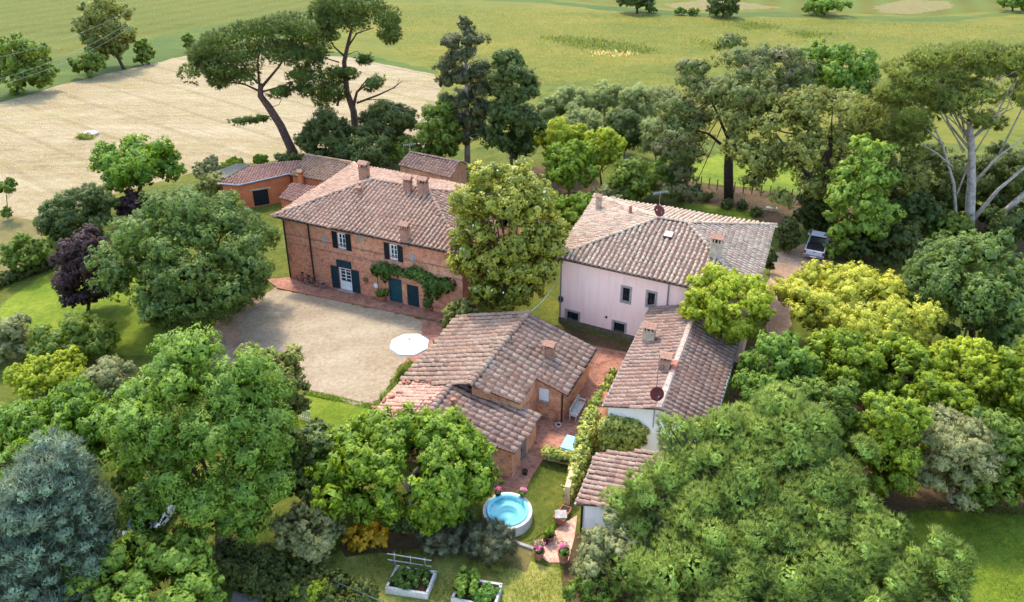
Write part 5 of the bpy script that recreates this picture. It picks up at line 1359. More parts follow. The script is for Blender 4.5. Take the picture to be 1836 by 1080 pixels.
# foreground pine
B = P(1400, 1150); rs = np.random.RandomState(55)
r = empty("foreground_pine", B, "huge light-green pine filling the lower right foreground", "tree")
lob = []
pf = [(1340, 740, 110, 60), (1430, 745, 120, 60), (1270, 800, 120, 70), (1360, 790, 140, 80), (1450, 800, 140, 80), (1510, 830, 90, 80), (1200, 870, 110, 70), (1290, 860, 140, 80), (1380, 860, 150, 80), (1470, 880, 140, 80), (1150, 920, 90, 60), (1230, 930, 140, 80), (1320, 930, 150, 80), (1410, 940, 150, 80), (1500, 930, 130, 80), (1570, 950, 110, 70),
      (1200, 1000, 140, 70), (1300, 1010, 150, 80), (1400, 1020, 150, 80), (1500, 1000, 150, 80), (1600, 1000, 120, 70), (1670, 1000, 90, 70), (1240, 1070, 150, 70), (1340, 1080, 150, 80), (1450, 1085, 150, 80), (1560, 1070, 140, 80), (1650, 1060, 120, 70), (1710, 1045, 60, 60), (1170, 1050, 90, 50), (1215, 770, 60, 40), (1480, 770, 60, 40)]
for (u, v, w_, h_) in pf:
    Yd = 33.0 - (v - 740) / 340 * 8.5
    q = PYp(u, v, Yd); s = px_per_m(q)
    lob.append((q[0], q[1], q[2] - 1.0, w_ * .48 / s, w_ * .48 / s, h_ * .5 / s))
    for k in range(4):
        uu, vv = u + rs.uniform(-.5, .5) * w_, v + rs.uniform(-.55, .55) * h_
        q = PYp(uu, vv, 33.0 - (vv - 740) / 340 * 8.5 + rs.normal(0, .2)); f_ = rs.uniform(.2, .34)
        lob.append((q[0], q[1], q[2] + .1, w_ * f_ / s, w_ * f_ / s, w_ * f_ * .7 / s))
lob = np.array(lob); cen = lob[:, :3].mean(0); cen[2] -= 3
V, t, ln = needles(rs, lob, 22000, .30, .034, k=13, centre=cen, upb=.7, inner=.04, hemi=.15, core=.62)
build_np("crown", V, 3, LM['pine_light'], r, t, ln)
mb = MB(); tp = cen.copy(); mb.tube([B - (0, 0, .2), (B + cen) / 2 + (.2, 0, 0), cen, cen + (0, .5, 2.5)], [.45, .38, .28, .1], 9)
for l in lob[rs.permutation(len(lob))[:60]]:
    st = B + (cen - B) * rs.uniform(.55, 1.0); m = (st + l[:3]) / 2 - (0, 0, .35); mb.tube([st, m, l[:3]], [.12, .07, .025], 6)
mb.build("trunk", M['bark_dark'], r, smooth=True)
# shrubs at the foot of the wing
T("olive_tree", "thin grey-green olive at the wing's foot left of the big pine", (1018, 925, 1135, 1060), (1080, 1055), 'o', 'olive', L=.16, W=.04, nl=30, lr=.3, cov=1.6, cap=16000, bark='bark_grey', rough=.2)
T("garden_shrub", "green leafy shrub at the bottom edge below the pale brick steps", (1008, 1010, 1120, 1095), (1062, 1090), 'o', 'mid', cat="shrub", L=.15, W=.08, nl=34, lr=.28, cap=16000, trunk=False)
# --- stone pines behind the farmhouse
B = P(537, 292); Y0 = B[1]
pp = []
for (u, v, w_, h_) in ((385, 90, 70, 44), (420, 65, 80, 44), (465, 50, 90, 40), (515, 48, 90, 40), (555, 60, 70, 44), (375, 125, 56, 40), (410, 110, 80, 44), (460, 95, 90, 44), (515, 95, 90, 44), (560, 95, 50, 40), (395, 148, 50, 26), (440, 135, 60, 28), (530, 135, 56, 34), (500, 160, 50, 24), (545, 165, 34, 24), (360, 105, 40, 34), (435, 215, 34, 14), (468, 212, 26, 14)):
    for dy in (-1.6, 1.6): pp.append((u, v, w_, h_, dy if v < 160 else dy * .3))
br = [([(468, 165, 0), (440, 152, 0), (405, 145, 0)], .16, .05), ([(468, 158, 0), (500, 120, .5), (520, 90, 0)], .2, .05), ([(465, 155, 0), (462, 110, 0), (470, 70, 0)], .16, .05), ([(470, 165, 0), (505, 155, 0), (530, 145, 0)], .13, .04), ([(462, 150, 0), (430, 110, -.5), (400, 90, 0)], .14, .04), ([(490, 205, 0), (470, 215, 0), (440, 215, -.3)], .06, .03), ([(480, 195, 0), (500, 188, 0), (505, 178, 0)], .05, .03)]
big_tree("stone_pine", "leaning umbrella stone pine with curved trunk rising behind the orange shed", B, Y0, pp, 'pine', 6800, .44, .085, [(520, 262), (503, 225), (482, 192), (467, 172), (467, 150)], [.62, .55, .5, .46, .38, .28], 'bark_pine', branches=br, style='pine', seed=41, jit=.8, sub=2, cenpx=(465, 120), inner=.06, twigs=0)
B = P(640, 262); Y0 = B[1]
pp = []
for (u, v, w_, h_) in ((575, 20, 66, 40), (615, 5, 70, 40), (655, 10, 70, 40), (690, 30, 60, 40), (600, 40, 66, 36), (645, 42, 66, 36), (690, 58, 50, 36), (655, 104, 28, 22), (669, 146, 36, 28), (600, 145, 62, 50), (590, 170, 50, 40), (615, 125, 44, 30), (570, 85, 40, 40), (580, 60, 44, 34)):
    for dy in (-1.2, 1.2): pp.append((u, v, w_, h_, dy))
br = [([(622, 105, 0), (600, 85, 0), (590, 70, 0)], .16, .05), ([(620, 90, 0), (640, 60, 0), (670, 50, 0)], .14, .05), ([(634, 190, 0), (640, 165, 0), (660, 150, 0)], .24, .08), ([(640, 185, 0), (680, 170, 0), (705, 158, 0), (721, 146, 0)], .16, .04), ([(650, 180, 0), (690, 178, 0), (705, 182, 0)], .07, .03), ([(640, 165, 0), (660, 140, 0), (668, 145, 0)], .1, .05), ([(605, 190, 0), (608, 170, 0), (600, 150, 0)], .18, .08), ([(608, 112, 0), (585, 105, 0), (570, 90, 0)], .1, .04), ([(706, 160, 0), (714, 148, 0), (716, 140, 0)], .04, .02), ([(618, 100, 0), (640, 92, 0), (655, 105, 0)], .05, .03)]
big_tree("stone_pine", "taller broken stone pine with sparse clumps and bare branches, cut by the top edge", B, Y0, pp, 'pine', 5000, .42, .085, [(634, 200), (622, 165), (617, 112), (625, 75), (632, 45)], [.55, .45, .38, .3, .22, .12], 'bark_pine', branches=br, style='pine', seed=42, jit=.7, sub=2, cenpx=(640, 70), inner=.05, twigs=0)
# --- far trees in the fields
far = [((-12, 62, 90, 168), (30, 168), 'mid', "large round field tree at the left edge of the stubble"), ((135, -12, 240, 118), (222, 124), 'holm_grey', "tall leaning field tree at the far stubble edge"), ((131, 86, 190, 140), (160, 140), 'mid', "small dark round tree left of the tall leaning field tree"),
       ((238, 68, 277, 115), (255, 116), 'mid', "small tree just right of the tall leaning field tree"), ((326, 58, 350, 93), (338, 93), 'mid', "tiny bush alone at the far stubble corner"),
       ((1105, -25, 1180, 22), (1142, 24), 'dark', "dark tree group cut by the top edge left of centre right"), ((1262, -30, 1328, 30), (1296, 31), 'dark', "dark field tree cut by the top edge, in the middle of three"), ((1436, -12, 1518, 26), (1478, 27), 'ash', "wide field tree on the ditch at the top edge"), ((1790, -16, 1850, 20), (1815, 21), 'ash', "field tree at the top right corner")]
for bb, bs, mt, lb in far:
    T("field_tree", lb, bb, bs, 'o', mt, group="trees scattered in the fields", L=.55, W=.3, nl=26, lr=.36, rough=.18, cap=6000, bottom=-.85, bark='bark_dark')
for k, (u, v) in enumerate(((1167, 22), (1220, 26), (1245, 27))):
    T("field_bush", ("small bush right beside the dark top-edge tree group", "low bush on the ditch left of the middle field tree", "low bush on the ditch nearest the middle field tree")[k], (u - 12, v - 14, u + 12, v + 2), (u, v + 1), 'o', 'mid', cat="shrub", L=.5, W=.28, nl=8, lr=.5, cap=900, trunk=False)

# ------------------------------------------------------------------ garden things
# hot tub
tc = P(910, 931); tub = empty("hot_tub", tc, "round turquoise hot tub in a pale stone surround on the lawn", "hot tub")
Rr = 1.38
mb = MB(); mb.lathe(tc, [(Rr, 0), (Rr, .62), (Rr - .02, .66), (1.13, .66), (1.13, .40)], 40); mb.build("surround", simple("pale_stone", (204, 198, 188), (172, 164, 152), 5, bmp=.3), tub)
mb = MB(); cs = tc + (-.06, 0.02, 0)
mb.lathe(tc, [(1.18, .663), (1.17, .72), (1.10, .74), (1.02, .70), (.98, .50), (.94, .46), (.62, .44), (.56, .40), (.52, .12), (.02, .10)], 40); mb.build("shell", M['tub'], tub, smooth=True)
mb = MB(); mb.disc(tc, .99, 40, .60); mb.build("water", M['water'], tub)
for k in range(8):
    a = k * math.pi / 4 + .3; mb = MB(); q = tc + np.array((math.cos(a) * .96, math.sin(a) * .96, .56)); mb.tube([q, q + np.array((-math.cos(a) * .05, -math.sin(a) * .05, 0))], .035, 8); mb.build("jet", M['grey_metal'], tub)
def foliage_ball(name, c, r, n, L, W, mat, parent, rz=None, seed=1):
    rs = np.random.RandomState(seed); lob = [(c[0] + rs.normal(0, .3) * r, c[1] + rs.normal(0, .3) * r, c[2] + rs.normal(0, .2) * r, r * .7, r * .7, (rz or r) * .7) for _ in range(6)]
    V, t, ln = leaves(rs, np.array(lob), n, L, W, centre=np.array(c) - (0, 0, r), twig=8, cl=r * .3); V[:, :, 2] = np.maximum(V[:, :, 2], .02); return build_np(name, V, 3, LM[mat], parent, t, ln)
def pot(name, label, p, r, h, leafmat, flower=None, lr=None, cat="plant pot", seed=1, mat='terracotta', square=False, n=260):
    o = empty(name, p, label, cat)
    mb = MB(); k = 4 if square else 18; a0 = R(20)
    mb.lathe(p, [(.02, 0), (r * .72, 0), (r * .95, h * .82), (r * 1.08, h * .82), (r * 1.08, h), (r * .92, h), (r * .9, h * .85)], k, a0); mb.build("pot", M[mat], o)
    mb = MB(); mb.lathe(p, [(r * .9, h * .88), (.01, h * .9)], k, a0); mb.build("soil", M['soil'], o)
    if leafmat: foliage_ball("plant", np.array(p) + (0, 0, h + (lr or r) * .55), lr or r, n, .12, .07, leafmat, o, seed=seed)
    if flower:
        foliage_ball("flowers", np.array(p) + (0, 0, h + (lr or r) * 1.0), (lr or r) * .85, int(n * .7), .09, .08, flower, o, seed=seed + 9)
    return o
pot("flower_pot", "pot of pink flowers on the tub surround's right rim", P(937, 906) + (0, 0, .66), .16, .2, 'veg', 'flower_pink', .24, seed=3)
pot("flower_pot", "dark pot of pink flowers on the tub surround's left rim", P(893, 905) + (0, 0, .66), .16, .2, 'veg', 'flower_pink', .2, seed=4, mat='iron')
pot("flower_pot", "tall terracotta pot with pink flowers left of the brick steps", P(966, 1000), .3, .55, 'veg', 'flower_pink', .36, seed=5)
pot("flower_pot", "terracotta pot with pink flowers right of the brick steps", P(1010, 1006), .3, .65, 'veg', 'flower_pink', .36, seed=6)
pot("flower_pot", "small black pot beside the pink flowers at the top of the steps", P(979, 975), .16, .3, None, seed=7, mat='black')
pot("box_pot", "terracotta pot with round green bush at the lawn corner above the steps", P(985, 968), .26, .35, 'bright', None, .36, seed=8)
pot("planter", "empty terracotta trough below the ivy end", P(1013, 922), .38, .35, None, square=True)
pot("planter", "square terracotta planter with pale top beside the lawn", P(1005, 938), .42, .6, None, square=True)
mb = MB(); q = P(1005, 938); mb.box(q[0] - .32, q[0] + .32, q[1] - .3, q[1] + .3, .61, .66); tag(mb.build("stone_slab", M['stone'], loc=q), "pale stone slab lying on the square terracotta planter", "slab")
pot("flower_pot", "terracotta pot with green plant by the farmhouse's teal door", P(685, 541) + (0, 0, .1), .42, .5, 'mid', None, .5, seed=12, n=500)
pot("shrub_pot", "large pot with round grey shrub right of the farmhouse doors", P(771, 557) + (0, 0, .1), .45, .4, 'holm', None, .7, seed=13, n=900)
pot("white_pot", "small white pot on the bricks by the barn corner", P(1001, 766), .17, .22, None, mat='white_paint')
pot("dark_pot", "small dark pot on the bricks beside the barn door", P(941, 851), .17, .3, None, mat='iron')
pot("grey_pot", "grey metal watering pot on the terrace left of the french door", P(581, 519) + (0, 0, .1), .22, .45, None, mat='grey_metal')
# low coping beside the rosemary
mb = MB(); a, b = P(921, 974), P(960, 988); d = unit(b - a); mb.frame_box(a, d, (-d[1], d[0], 0), (0, 0, 1.0), 0, np.linalg.norm(b - a), -.08, .08, 0, .16); tag(mb.build("stone_kerb", M['stone'], loc=a), "short pale stone kerb between the rosemary and the flower pot", "kerb")
# patio end wall with ivy, ivy along the cottage
def low_wall(name, label, pix, h, th, mat):
    pts = [P(*p) for p in pix]; mb = MB()
    for a, b in zip(pts[:-1], pts[1:]):
        d = unit(b - a); mb.frame_box(a, d, (-d[1], d[0], 0), (0, 0, 1.0), 0, np.linalg.norm(b - a), -th / 2, th / 2, 0, h)
    o = mb.build(name, mat, loc=pts[0]); tag(o, label, "wall"); return o
low_wall("brick_wall_low", "low brick wall between patio and tub lawn, ivy on top", [(976, 822), (1036, 836)], .75, .3, M['brick_c'])
low_wall("garden_wall", "brick garden wall under the pale ivy left of the cottage wing", [(1090, 735), (1052, 800), (1036, 836), (1016, 905)], 1.3, .3, M['brick_c'])
def climber(name, label, blobs, mat, n, L=.14, W=.11, seed=1, cat="ivy"):
    """blobs: (world point, rx, ry, rz)"""
    rs = np.random.RandomState(seed); lob = np.array([(b[0][0], b[0][1], b[0][2], b[1], b[2], b[3]) for b in blobs])
    p0 = lob[0, :3].copy(); p0[2] = 0
    r = empty(name, p0, label, cat); cen = lob[:, :3].mean(0) - (0, -.6, 1.5)
    V, t, ln = leaves(rs, lob, n, L, W, centre=cen, hemi=-.6, twig=10, cl=.2); V[:, :, 2] = np.maximum(V[:, :, 2], .02)
    build_np("foliage", V, 3, LM[mat], r, t, ln)
    mb = MB()
    for a, b in zip(lob[:-1], lob[1:]):
        if np.linalg.norm(a[:3] - b[:3]) < 2: mb.tube([a[:3], (a[:3] + b[:3]) / 2 + rs.normal(0, .05, 3), b[:3]], .025, 5)
    mb.tube([p0, lob[0, :3]], .035, 5); mb.build("stem", M['bark'], r)
    return r
bl = []
for (u, v, z, s) in ((1098, 690, 1.2, .30), (1092, 705, 1.3, .34), (1085, 722, 1.35, .38), (1075, 738, 1.4, .42), (1068, 752, 1.4, .46), (1062, 770, 1.4, .5), (1055, 785, 1.35, .55), (1050, 800, 1.3, .55), (1045, 818, 1.25, .55), (1042, 835, 1.2, .5), (1036, 850, 1.1, .48), (1032, 866, 1.0, .45), (1026, 880, .9, .4), (1020, 892, .8, .36)):
    bl.append((P(u, v - z * 18, z), s, s, s * 1.2)); bl.append((P(u, v - z * 9, z * .5), s * .9, s * .9, s * 1.2))
climber("variegated_ivy", "long pale yellow-green ivy along the garden wall beside the cottage wing", bl, 'ivy', 15000, seed=21)
bl = [(P(u, 822 + (u - 976) * .22 - 12, .7), .34, .34, .34) for u in range(980, 1036, 8)]
climber("variegated_ivy", "short strip of pale ivy on the low wall beside the blue table", bl, 'ivy', 3500, seed=22)
f = Wall(wd[0], wd[1]); bl = []
for (u, v, s) in ((1088, 762, .5), (1100, 755, .5), (1112, 758, .5), (1126, 760, .5), (1140, 765, .5), (1152, 772, .42), (1092, 780, .55), (1106, 778, .55), (1120, 780, .55), (1135, 782, .5), (1147, 788, .42), (1088, 798, .55), (1102, 798, .55), (1118, 798, .5), (1132, 798, .42)):
    t_, z_ = f.pix(u, v); bl.append((f.pt(t_, .2, z_), s, s * .6, s))
climber("ivy", "mass of green and cream ivy covering the white cottage gable", bl, 'ivy', 9000, seed=23)
f = Wall(wA[0], wA[1]); bl = []
for (u, v, s) in ((680, 482, .55), (690, 478, .6), (700, 484, .65), (712, 484, .5), (722, 487, .4), (732, 490, .45), (744, 488, .6), (755, 492, .65), (766, 498, .65), (775, 506, .65), (785, 510, .65), (796, 508, .6), (806, 508, .6), (772, 518, .45), (785, 524, .4), (696, 494, .45)):
    t_, z_ = f.pix(u, v); bl.append((f.pt(t_, .35, z_), s, s * .6, s))
o = climber("wisteria", "dark green wisteria trained over the farmhouse doors", bl, 'ivy_green', 6500, L=.22, W=.12, seed=24, cat="climber")
mb = MB(); t_, z_ = f.pix(795, 515); q = f.pt(t_, .3, z_); b_ = P(783, 553) + (0, 0, .1); mb.tube([b_, (b_ + q) / 2 + (.1, 0, 0), q], [.09, .07, .05], 7); mb.build("vine_trunk", M['bark_grey'], o)
# wall lamp, plate
lt = f.pix(658, 503); lampr = empty("wall_planter", f.pt(lt[0], .12, lt[1]), "terracotta wall planter on the farmhouse right of the french door", "planter")
mb = MB(); mb.lathe(f.pt(lt[0], .14, lt[1]), [(.02, -.25), (.1, -.2), (.18, .1), (.2, .12), (.14, .12), (.1, 0)], 12); mb.build("bowl", M['terracotta'], lampr); foliage_ball("plant", f.pt(lt[0], .2, lt[1] + .2), .2, 60, .1, .06, 'mid', lampr)
lt = f.pix(674, 512); mb = MB(); mb.add([f.pt(lt[0] + math.cos(k * .5236) * .22, .03, lt[1] + math.sin(k * .5236) * .22) for k in range(12)] + [f.pt(lt[0] + math.cos(k * .5236) * .22, .005, lt[1] + math.sin(k * .5236) * .22) for k in range(12)], [tuple(range(12))] + [(k, 12 + k, 12 + (k + 1) % 12, (k + 1) % 12) for k in range(12)])
tag(mb.build("wall_plate", M['white_paint'], loc=f.pt(lt[0], .01, lt[1])), "round white plate on the farmhouse wall above the potted plant", "plate")
# bicycles
def bicycle(name, label, p, d, c):
    r = empty(name, p, label, "bicycle"); d = unit(d); up = np.array((0, 0, 1.0)); p = np.array(p)
    for k, x in enumerate((-.52, .52)):
        c0 = p + d * x + up * .34; mb = MB()
        pts = [c0 + (d * math.cos(t) + up * math.sin(t)) * .33 for t in np.linspace(0, 2 * math.pi, 21)]; mb.tube(pts, .022, 6, cap=False); w_ = mb.build("wheel", M['rubber'], r)
        mb = MB()
        for t in np.linspace(0, math.pi, 7)[:-1]: mb.tube([c0 + (d * math.cos(t) + up * math.sin(t)) * .32, c0 - (d * math.cos(t) + up * math.sin(t)) * .32], .006, 4)
        mb.build("spokes", M['grey_metal'], w_)
    a, b, s_, h_, bb = p - d * .52 + up * .34, p + d * .52 + up * .34, p - d * .18 + up * .82, p + d * .36 + up * .86, p - d * .05 + up * .32
    mb = MB()
    for x, y in ((a, bb), (bb, s_), (s_, h_), (h_, bb), (a, s_), (h_, b)): mb.tube([x, y], .022, 6)
    mb.build("frame", c, r)
    side = np.cross(d, up)
    mb = MB(); mb.tube([h_, h_ + up * .14], .02, 6); mb.tube([h_ + up * .14 - side * .26, h_ + up * .16, h_ + up * .14 + side * .26], .016, 6); mb.build("handlebar", M['grey_metal'], r)
    mb = MB(); mb.frame_box(s_ + up * .1, d, side, up, -.13, .13, -.07, .07, -.02, .04); mb.tube([s_, s_ + up * .1], .016, 6); mb.build("saddle", M['black'], r)
    return r
redp = simple("bicycle_red", (120, 40, 36), (90, 30, 28), 4, rough=.4)
t_, _ = f.pix(551, 500); bicycle("bicycle", "dark red bicycle leaning on the farmhouse wall, nearer the corner", f.pt(t_, .35, .1), f.d, redp)
t_, _ = f.pix(566, 505); bicycle("bicycle", "dark bicycle leaning on the farmhouse wall, nearer the french door", f.pt(t_, .6, .1), f.d, M['iron'])
# parasol
pc = P(734, 617, 2.45); base = pc + np.array((1.75, .2, -2.45)); um = empty("parasol", base, "white octagonal cantilever parasol on the gravel beside the barn", "parasol")
rad = 1.42; az0 = R(22.5)
ring = [pc + np.array((math.cos(az0 + k * math.pi / 4) * rad, math.sin(az0 + k * math.pi / 4) * rad, 0)) for k in range(8)]
top = pc + np.array((0, 0, .42)); mb = MB()
mb.add(ring + [top] + [q - (0, 0, .02) for q in ring] + [top - (0, 0, .03)], [(k, (k + 1) % 8, 8) for k in range(8)] + [(9 + (k + 1) % 8, 9 + k, 17) for k in range(8)])
mb.add(ring + [q - (0, 0, .16) for q in ring], [(k, 8 + k, 8 + (k + 1) % 8, (k + 1) % 8) for k in range(8)]); mb.build("canopy", M['white_flat'], um)
for k in range(8):
    mb = MB(); mb.tube([top - (0, 0, .06), ring[k] - (0, 0, .05)], .014, 5); mb.build("rib", M['grey_metal'], um)
    mb = MB(); mb.tube([top + (0, 0, .004), (top + ring[k]) / 2 - (0, 0, .004), ring[k] + (0, 0, .006)], .012, 5); mb.build("seam", M['stone'], um)
mb = MB(); mb.tube([base, base + (0, 0, 2.2), base + (-.1, 0, 2.75)], .04, 8); mb.build("mast", M['grey_metal'], um)
mb = MB(); mb.tube([base + (-.1, 0, 2.75), base + (-.7, -.06, 3.02), top + (0, 0, .12)], .025, 7); mb.tube([top + (0, 0, .14), top - (0, 0, .05)], .035, 8); mb.build("arm", M['grey_metal'], um)
mb = MB(); mb.frame_box(base, (1, 0, 0), (0, 1, 0), (0, 0, 1), -.45, .45, -.07, .07, 0.02, .09); mb.frame_box(base, (1, 0, 0), (0, 1, 0), (0, 0, 1), -.07, .07, -.45, .45, 0.02, .088); mb.build("base", M['grey_metal'], um)
# garden bench
dB_ = unit(c_fr - c_nr); dB_[2] = 0; sB = np.array((dB_[1], -dB_[0], 0))
def bench(name, label, p, d, s, L_, mat, back=True):
    r = empty(name, p, label, "bench"); up = np.array((0, 0, 1.0)); p = np.array(p)
    for k in range(5): mb = MB(); mb.frame_box(p, d, s, up, -L_ / 2, L_ / 2, .02 + k * .1, .10 + k * .1, .43, .46); mb.build("seat_slat", mat, r)
    for x in (-1, 1):
        for y, h_ in ((.04, .95 if back else .43), (.46, .65 if back else .43)): mb = MB(); mb.frame_box(p, d, s, up, x * L_ / 2 - .035, x * L_ / 2 + .035, y - .035, y + .035, 0, h_); mb.build("leg", mat, r)
        if back: mb = MB(); mb.frame_box(p, d, s, up, x * L_ / 2 - .045, x * L_ / 2 + .045, .0, .52, .651, .69); mb.build("armrest", mat, r)
    if back:
        mb = MB(); mb.frame_box(p, d, s, up, -L_ / 2 + .036, L_ / 2 - .036, .0, .05, .88, .96); mb.frame_box(p, d, s, up, -L_ / 2 + .036, L_ / 2 - .036, .0, .05, .55, .60); mb.build("back_rail", mat, r)
        for k in range(13):
            x = -L_ / 2 + .1 + (L_ - .2) * k / 12; mb = MB(); mb.frame_box(p, d, s, up, x - .025, x + .025, .01, .035, .601, .879); mb.build("back_slat", mat, r)
    return r
q = P(1031, 742); bench("garden_bench", "white slatted garden bench against the barn's side wall", q - sB * .1, dB_, sB, 1.7, M['weathered'])
q = P(1383, 381); bench("backless_bench", "small pale backless bench in the garden behind the pink villa", q, unit((1, -.25, 0)), unit((.25, 1, 0)), 1.1, M['weathered'], False)
# blue covered table
q = P(1022, 812); tb = empty("blue_table", q, "light blue covered table at the end of the brick patio", "table")
d = unit((.40, .92, 0)); s = np.array((d[1], -d[0], 0))
mb = MB(); mb.frame_box(q, d, s, (0, 0, 1.0), -.62, .62, -.42, .42, .74, .80); mb.build("top", M['blue_top'], tb)
mb = MB(); mb.frame_box(q, d, s, (0, 0, 1.0), -.63, .63, .421, .435, .35, .79); mb.frame_box(q, d, s, (0, 0, 1.0), -.63, .63, -.435, -.421, .35, .79); mb.frame_box(q, d, s, (0, 0, 1.0), -.635, -.621, -.42, .42, .35, .79); mb.build("cloth_skirt", M['blue_top'], tb)
for x in (-.55, .55):
    for y in (-.35, .35): mb = MB(); mb.frame_box(q, d, s, (0, 0, 1.0), x - .03, x + .03, y - .03, y + .03, 0, .739); mb.build("leg", M['white_paint'], tb)
# raised beds
def raised_bed(label, pix, h):
    c = [P(u, v, h) for u, v in pix]; o = empty("raised_bed", np.append(np.mean(c, axis=0)[:2], 0), label, "raised bed", "raised vegetable beds")
    for i in range(4):
        a, b = c[i], c[(i + 1) % 4]; d = unit(b - a); mb = MB(); L_ = np.linalg.norm(b - a); s = np.array((-d[1], d[0], 0))
        cc = np.mean(c, axis=0); s = s if np.dot(s, cc - a) > 0 else -s
        t = .075
        mb.frame_box(np.append(a[:2], 0), d, s, (0, 0, 1.0), (0.002 if i % 2 else 0) + (t if i % 2 else 0), L_ - (t if i % 2 else 0), 0, t * 1.6, 0, h); mb.build("plank", M['weathered'], o)
    ins = inset([x[:2] for x in c], .1); mb = MB(); mb.add([(p[0], p[1], h * .75) for p in ins] + [(p[0], p[1], 0.03) for p in ins], [(0, 1, 2, 3)] + [(i, 4 + i, 4 + (i + 1) % 4, (i + 1) % 4) for i in range(4)]); mb.build("soil", M['soil'], o)
    return o, c
o, c = raised_bed("left raised wooden vegetable bed with cane trellis behind", [(690, 1054), (766, 1066), (783, 1024), (711, 1013)], .42)
o2, c2 = raised_bed("right raised wooden vegetable bed with pale leafy plants", [(808, 1074), (888, 1090), (901, 1046), (826, 1034)], .42)
def veg(name, label, c, n, hgt, mat, L, W, seed, u0=.1, u1=.9, v0=.12, v1=.85):
    rs = np.random.RandomState(seed); lob = []
    for k in range(26):
        u, v = rs.uniform(u0, u1), rs.uniform(v0, v1); q = (c[0] * (1 - u) + c[1] * u) * (1 - v) + (c[3] * (1 - u) + c[2] * u) * v
        lob.append((q[0], q[1], .32 + hgt * .5 * rs.uniform(.6, 1.1), .17, .17, hgt * .5))
    r = empty(name, (lob[0][0], lob[0][1], .3), label, "vegetables"); V, t, ln = leaves(rs, np.array(lob), n, L, W, twig=8, hemi=-.9, up=.5, cl=.14); V[:, :, 2] = np.maximum(V[:, :, 2], .3)
    o = build_np("leaves", V, 3, LM[mat], r, t, ln); tag(o, kind='stuff')
veg("vegetable_plants", "dense dark green vegetables growing in the left raised bed", c, 2600, .55, 'ivy_green', .15, .06, 1)
veg("vegetable_plants", "pale leafy vegetables at the left of the right raised bed", c2, 1500, .95, 'maple', .17, .12, 2, .0, .5, .2, 1)
veg("vegetable_plants", "low green vegetables at the right of the right raised bed", c2, 900, .45, 'veg', .14, .09, 3, .5, .95)
tr = empty("cane_trellis", np.append(c[3][:2], 0), "pale cane trellis standing behind the left raised bed", "trellis")
a, b = P(700, 1016), P(775, 1028)
for k in (.12, .5, .84):
    q = a + (b - a) * k; mb = MB(); mb.tube([q, q + (0, 0, 1.0)], .022, 6); mb.build("upright", M['weathered'], tr)
for z in (.5, .92):
    mb = MB(); mb.tube([a + (b - a) * -.05 + (0, -.03, z), a + (b - a) * 1.0 + (0, -.03, z)], .026, 6); mb.build("crossbar", M['weathered'], tr)
# fences
def post_fence(name, label, pix, h, n, r=.045, wires=3, mat='bark', wire=True):
    pts = [P(*p) for p in pix]; o = empty(name, pts[0], label, "fence")
    for a, b in zip(pts[:-1], pts[1:]):
        for k in range(n):
            q = a + (b - a) * k / n; mb = MB(); mb.tube([q, q + (0, 0, h)], r, 6); mb.build("post", M[mat], o)
        if wire:
            mb = MB()
            for z in np.linspace(h * .25, h * .95, wires): mb.tube([a + (0, 0, z), b + (0, 0, z)], .012, 4)
            mb.build("wires", M['grey_metal'], o)
    return o
post_fence("wire_fence", "wooden post and wire fence behind the pink villa garden", [(1228, 330), (1300, 344), (1380, 352), (1445, 362)], 1.3, 5, .06)
post_fence("garden_fence", "dark thin fence posts in front of the raised beds", [(598, 1070), (690, 1110), (900, 1150)], 1.2, 1, .03, 2, 'iron')
a, b = P(537, 752), P(556, 757); gf = empty("white_gate", a, "small white picket gate by the grass at the gravel's end", "gate"); d = unit(b - a)
for k in range(7): mb = MB(); mb.frame_box(a, d, (-d[1], d[0], 0), (0, 0, 1.0), k * .14, k * .14 + .05, -.015, .015, .05, .95); mb.build("picket", M['white_paint'], gf)
for z in (.2, .75): mb = MB(); mb.frame_box(a, d, (-d[1], d[0], 0), (0, 0, 1.0), -.03, .95, .016, .045, z, z + .06); mb.build("rail", M['white_paint'], gf)
# field slab, canopy in the wheat
q = P(160, 243); mb = MB(); mb.lathe(q, [(1.3, 0), (1.3, .35), (1.15, .42), (.02, .44)], 14); tag(mb.build("well_cover", M['stone'], loc=q), "pale grey concrete well cover in the stubble field", "well cover")
foliage = empty("weed_tuft", q + (0.4, -1.4, 0), "green weeds around the concrete well cover", "weeds"); foliage_ball("leaves", q + (0, -1.2, .1), 1.3, 260, .4, .12, 'grass', foliage, rz=.3)
# low garden objects behind villa
for k, (u, v, r_, lb) in enumerate(((1222, 358, .5, "leftmost low ball shrub in the bed behind the pink villa"), (1268, 360, .55, "second low ball shrub in the bed behind the villa"), (1300, 372, .6, "wide low shrub near the cedar trunk behind the villa"), (1332, 376, .55, "dark ball shrub in a pot position right of the cedar trunk"), (1356, 386, .5, "small ball shrub nearest the pale backless bench"), (1250, 340, .45, "small shrub by the wire fence left of the cedar trunk"))):
    q = P(u, v); r = empty("ball_shrub", q, lb, "shrub", "low shrubs in the bed behind the villa"); foliage_ball("foliage", q + (0, 0, r_ * .8), r_ * 1.3, 700, .18, .09, 'hedge_dark' if k % 2 else 'dark', r, seed=40 + k)
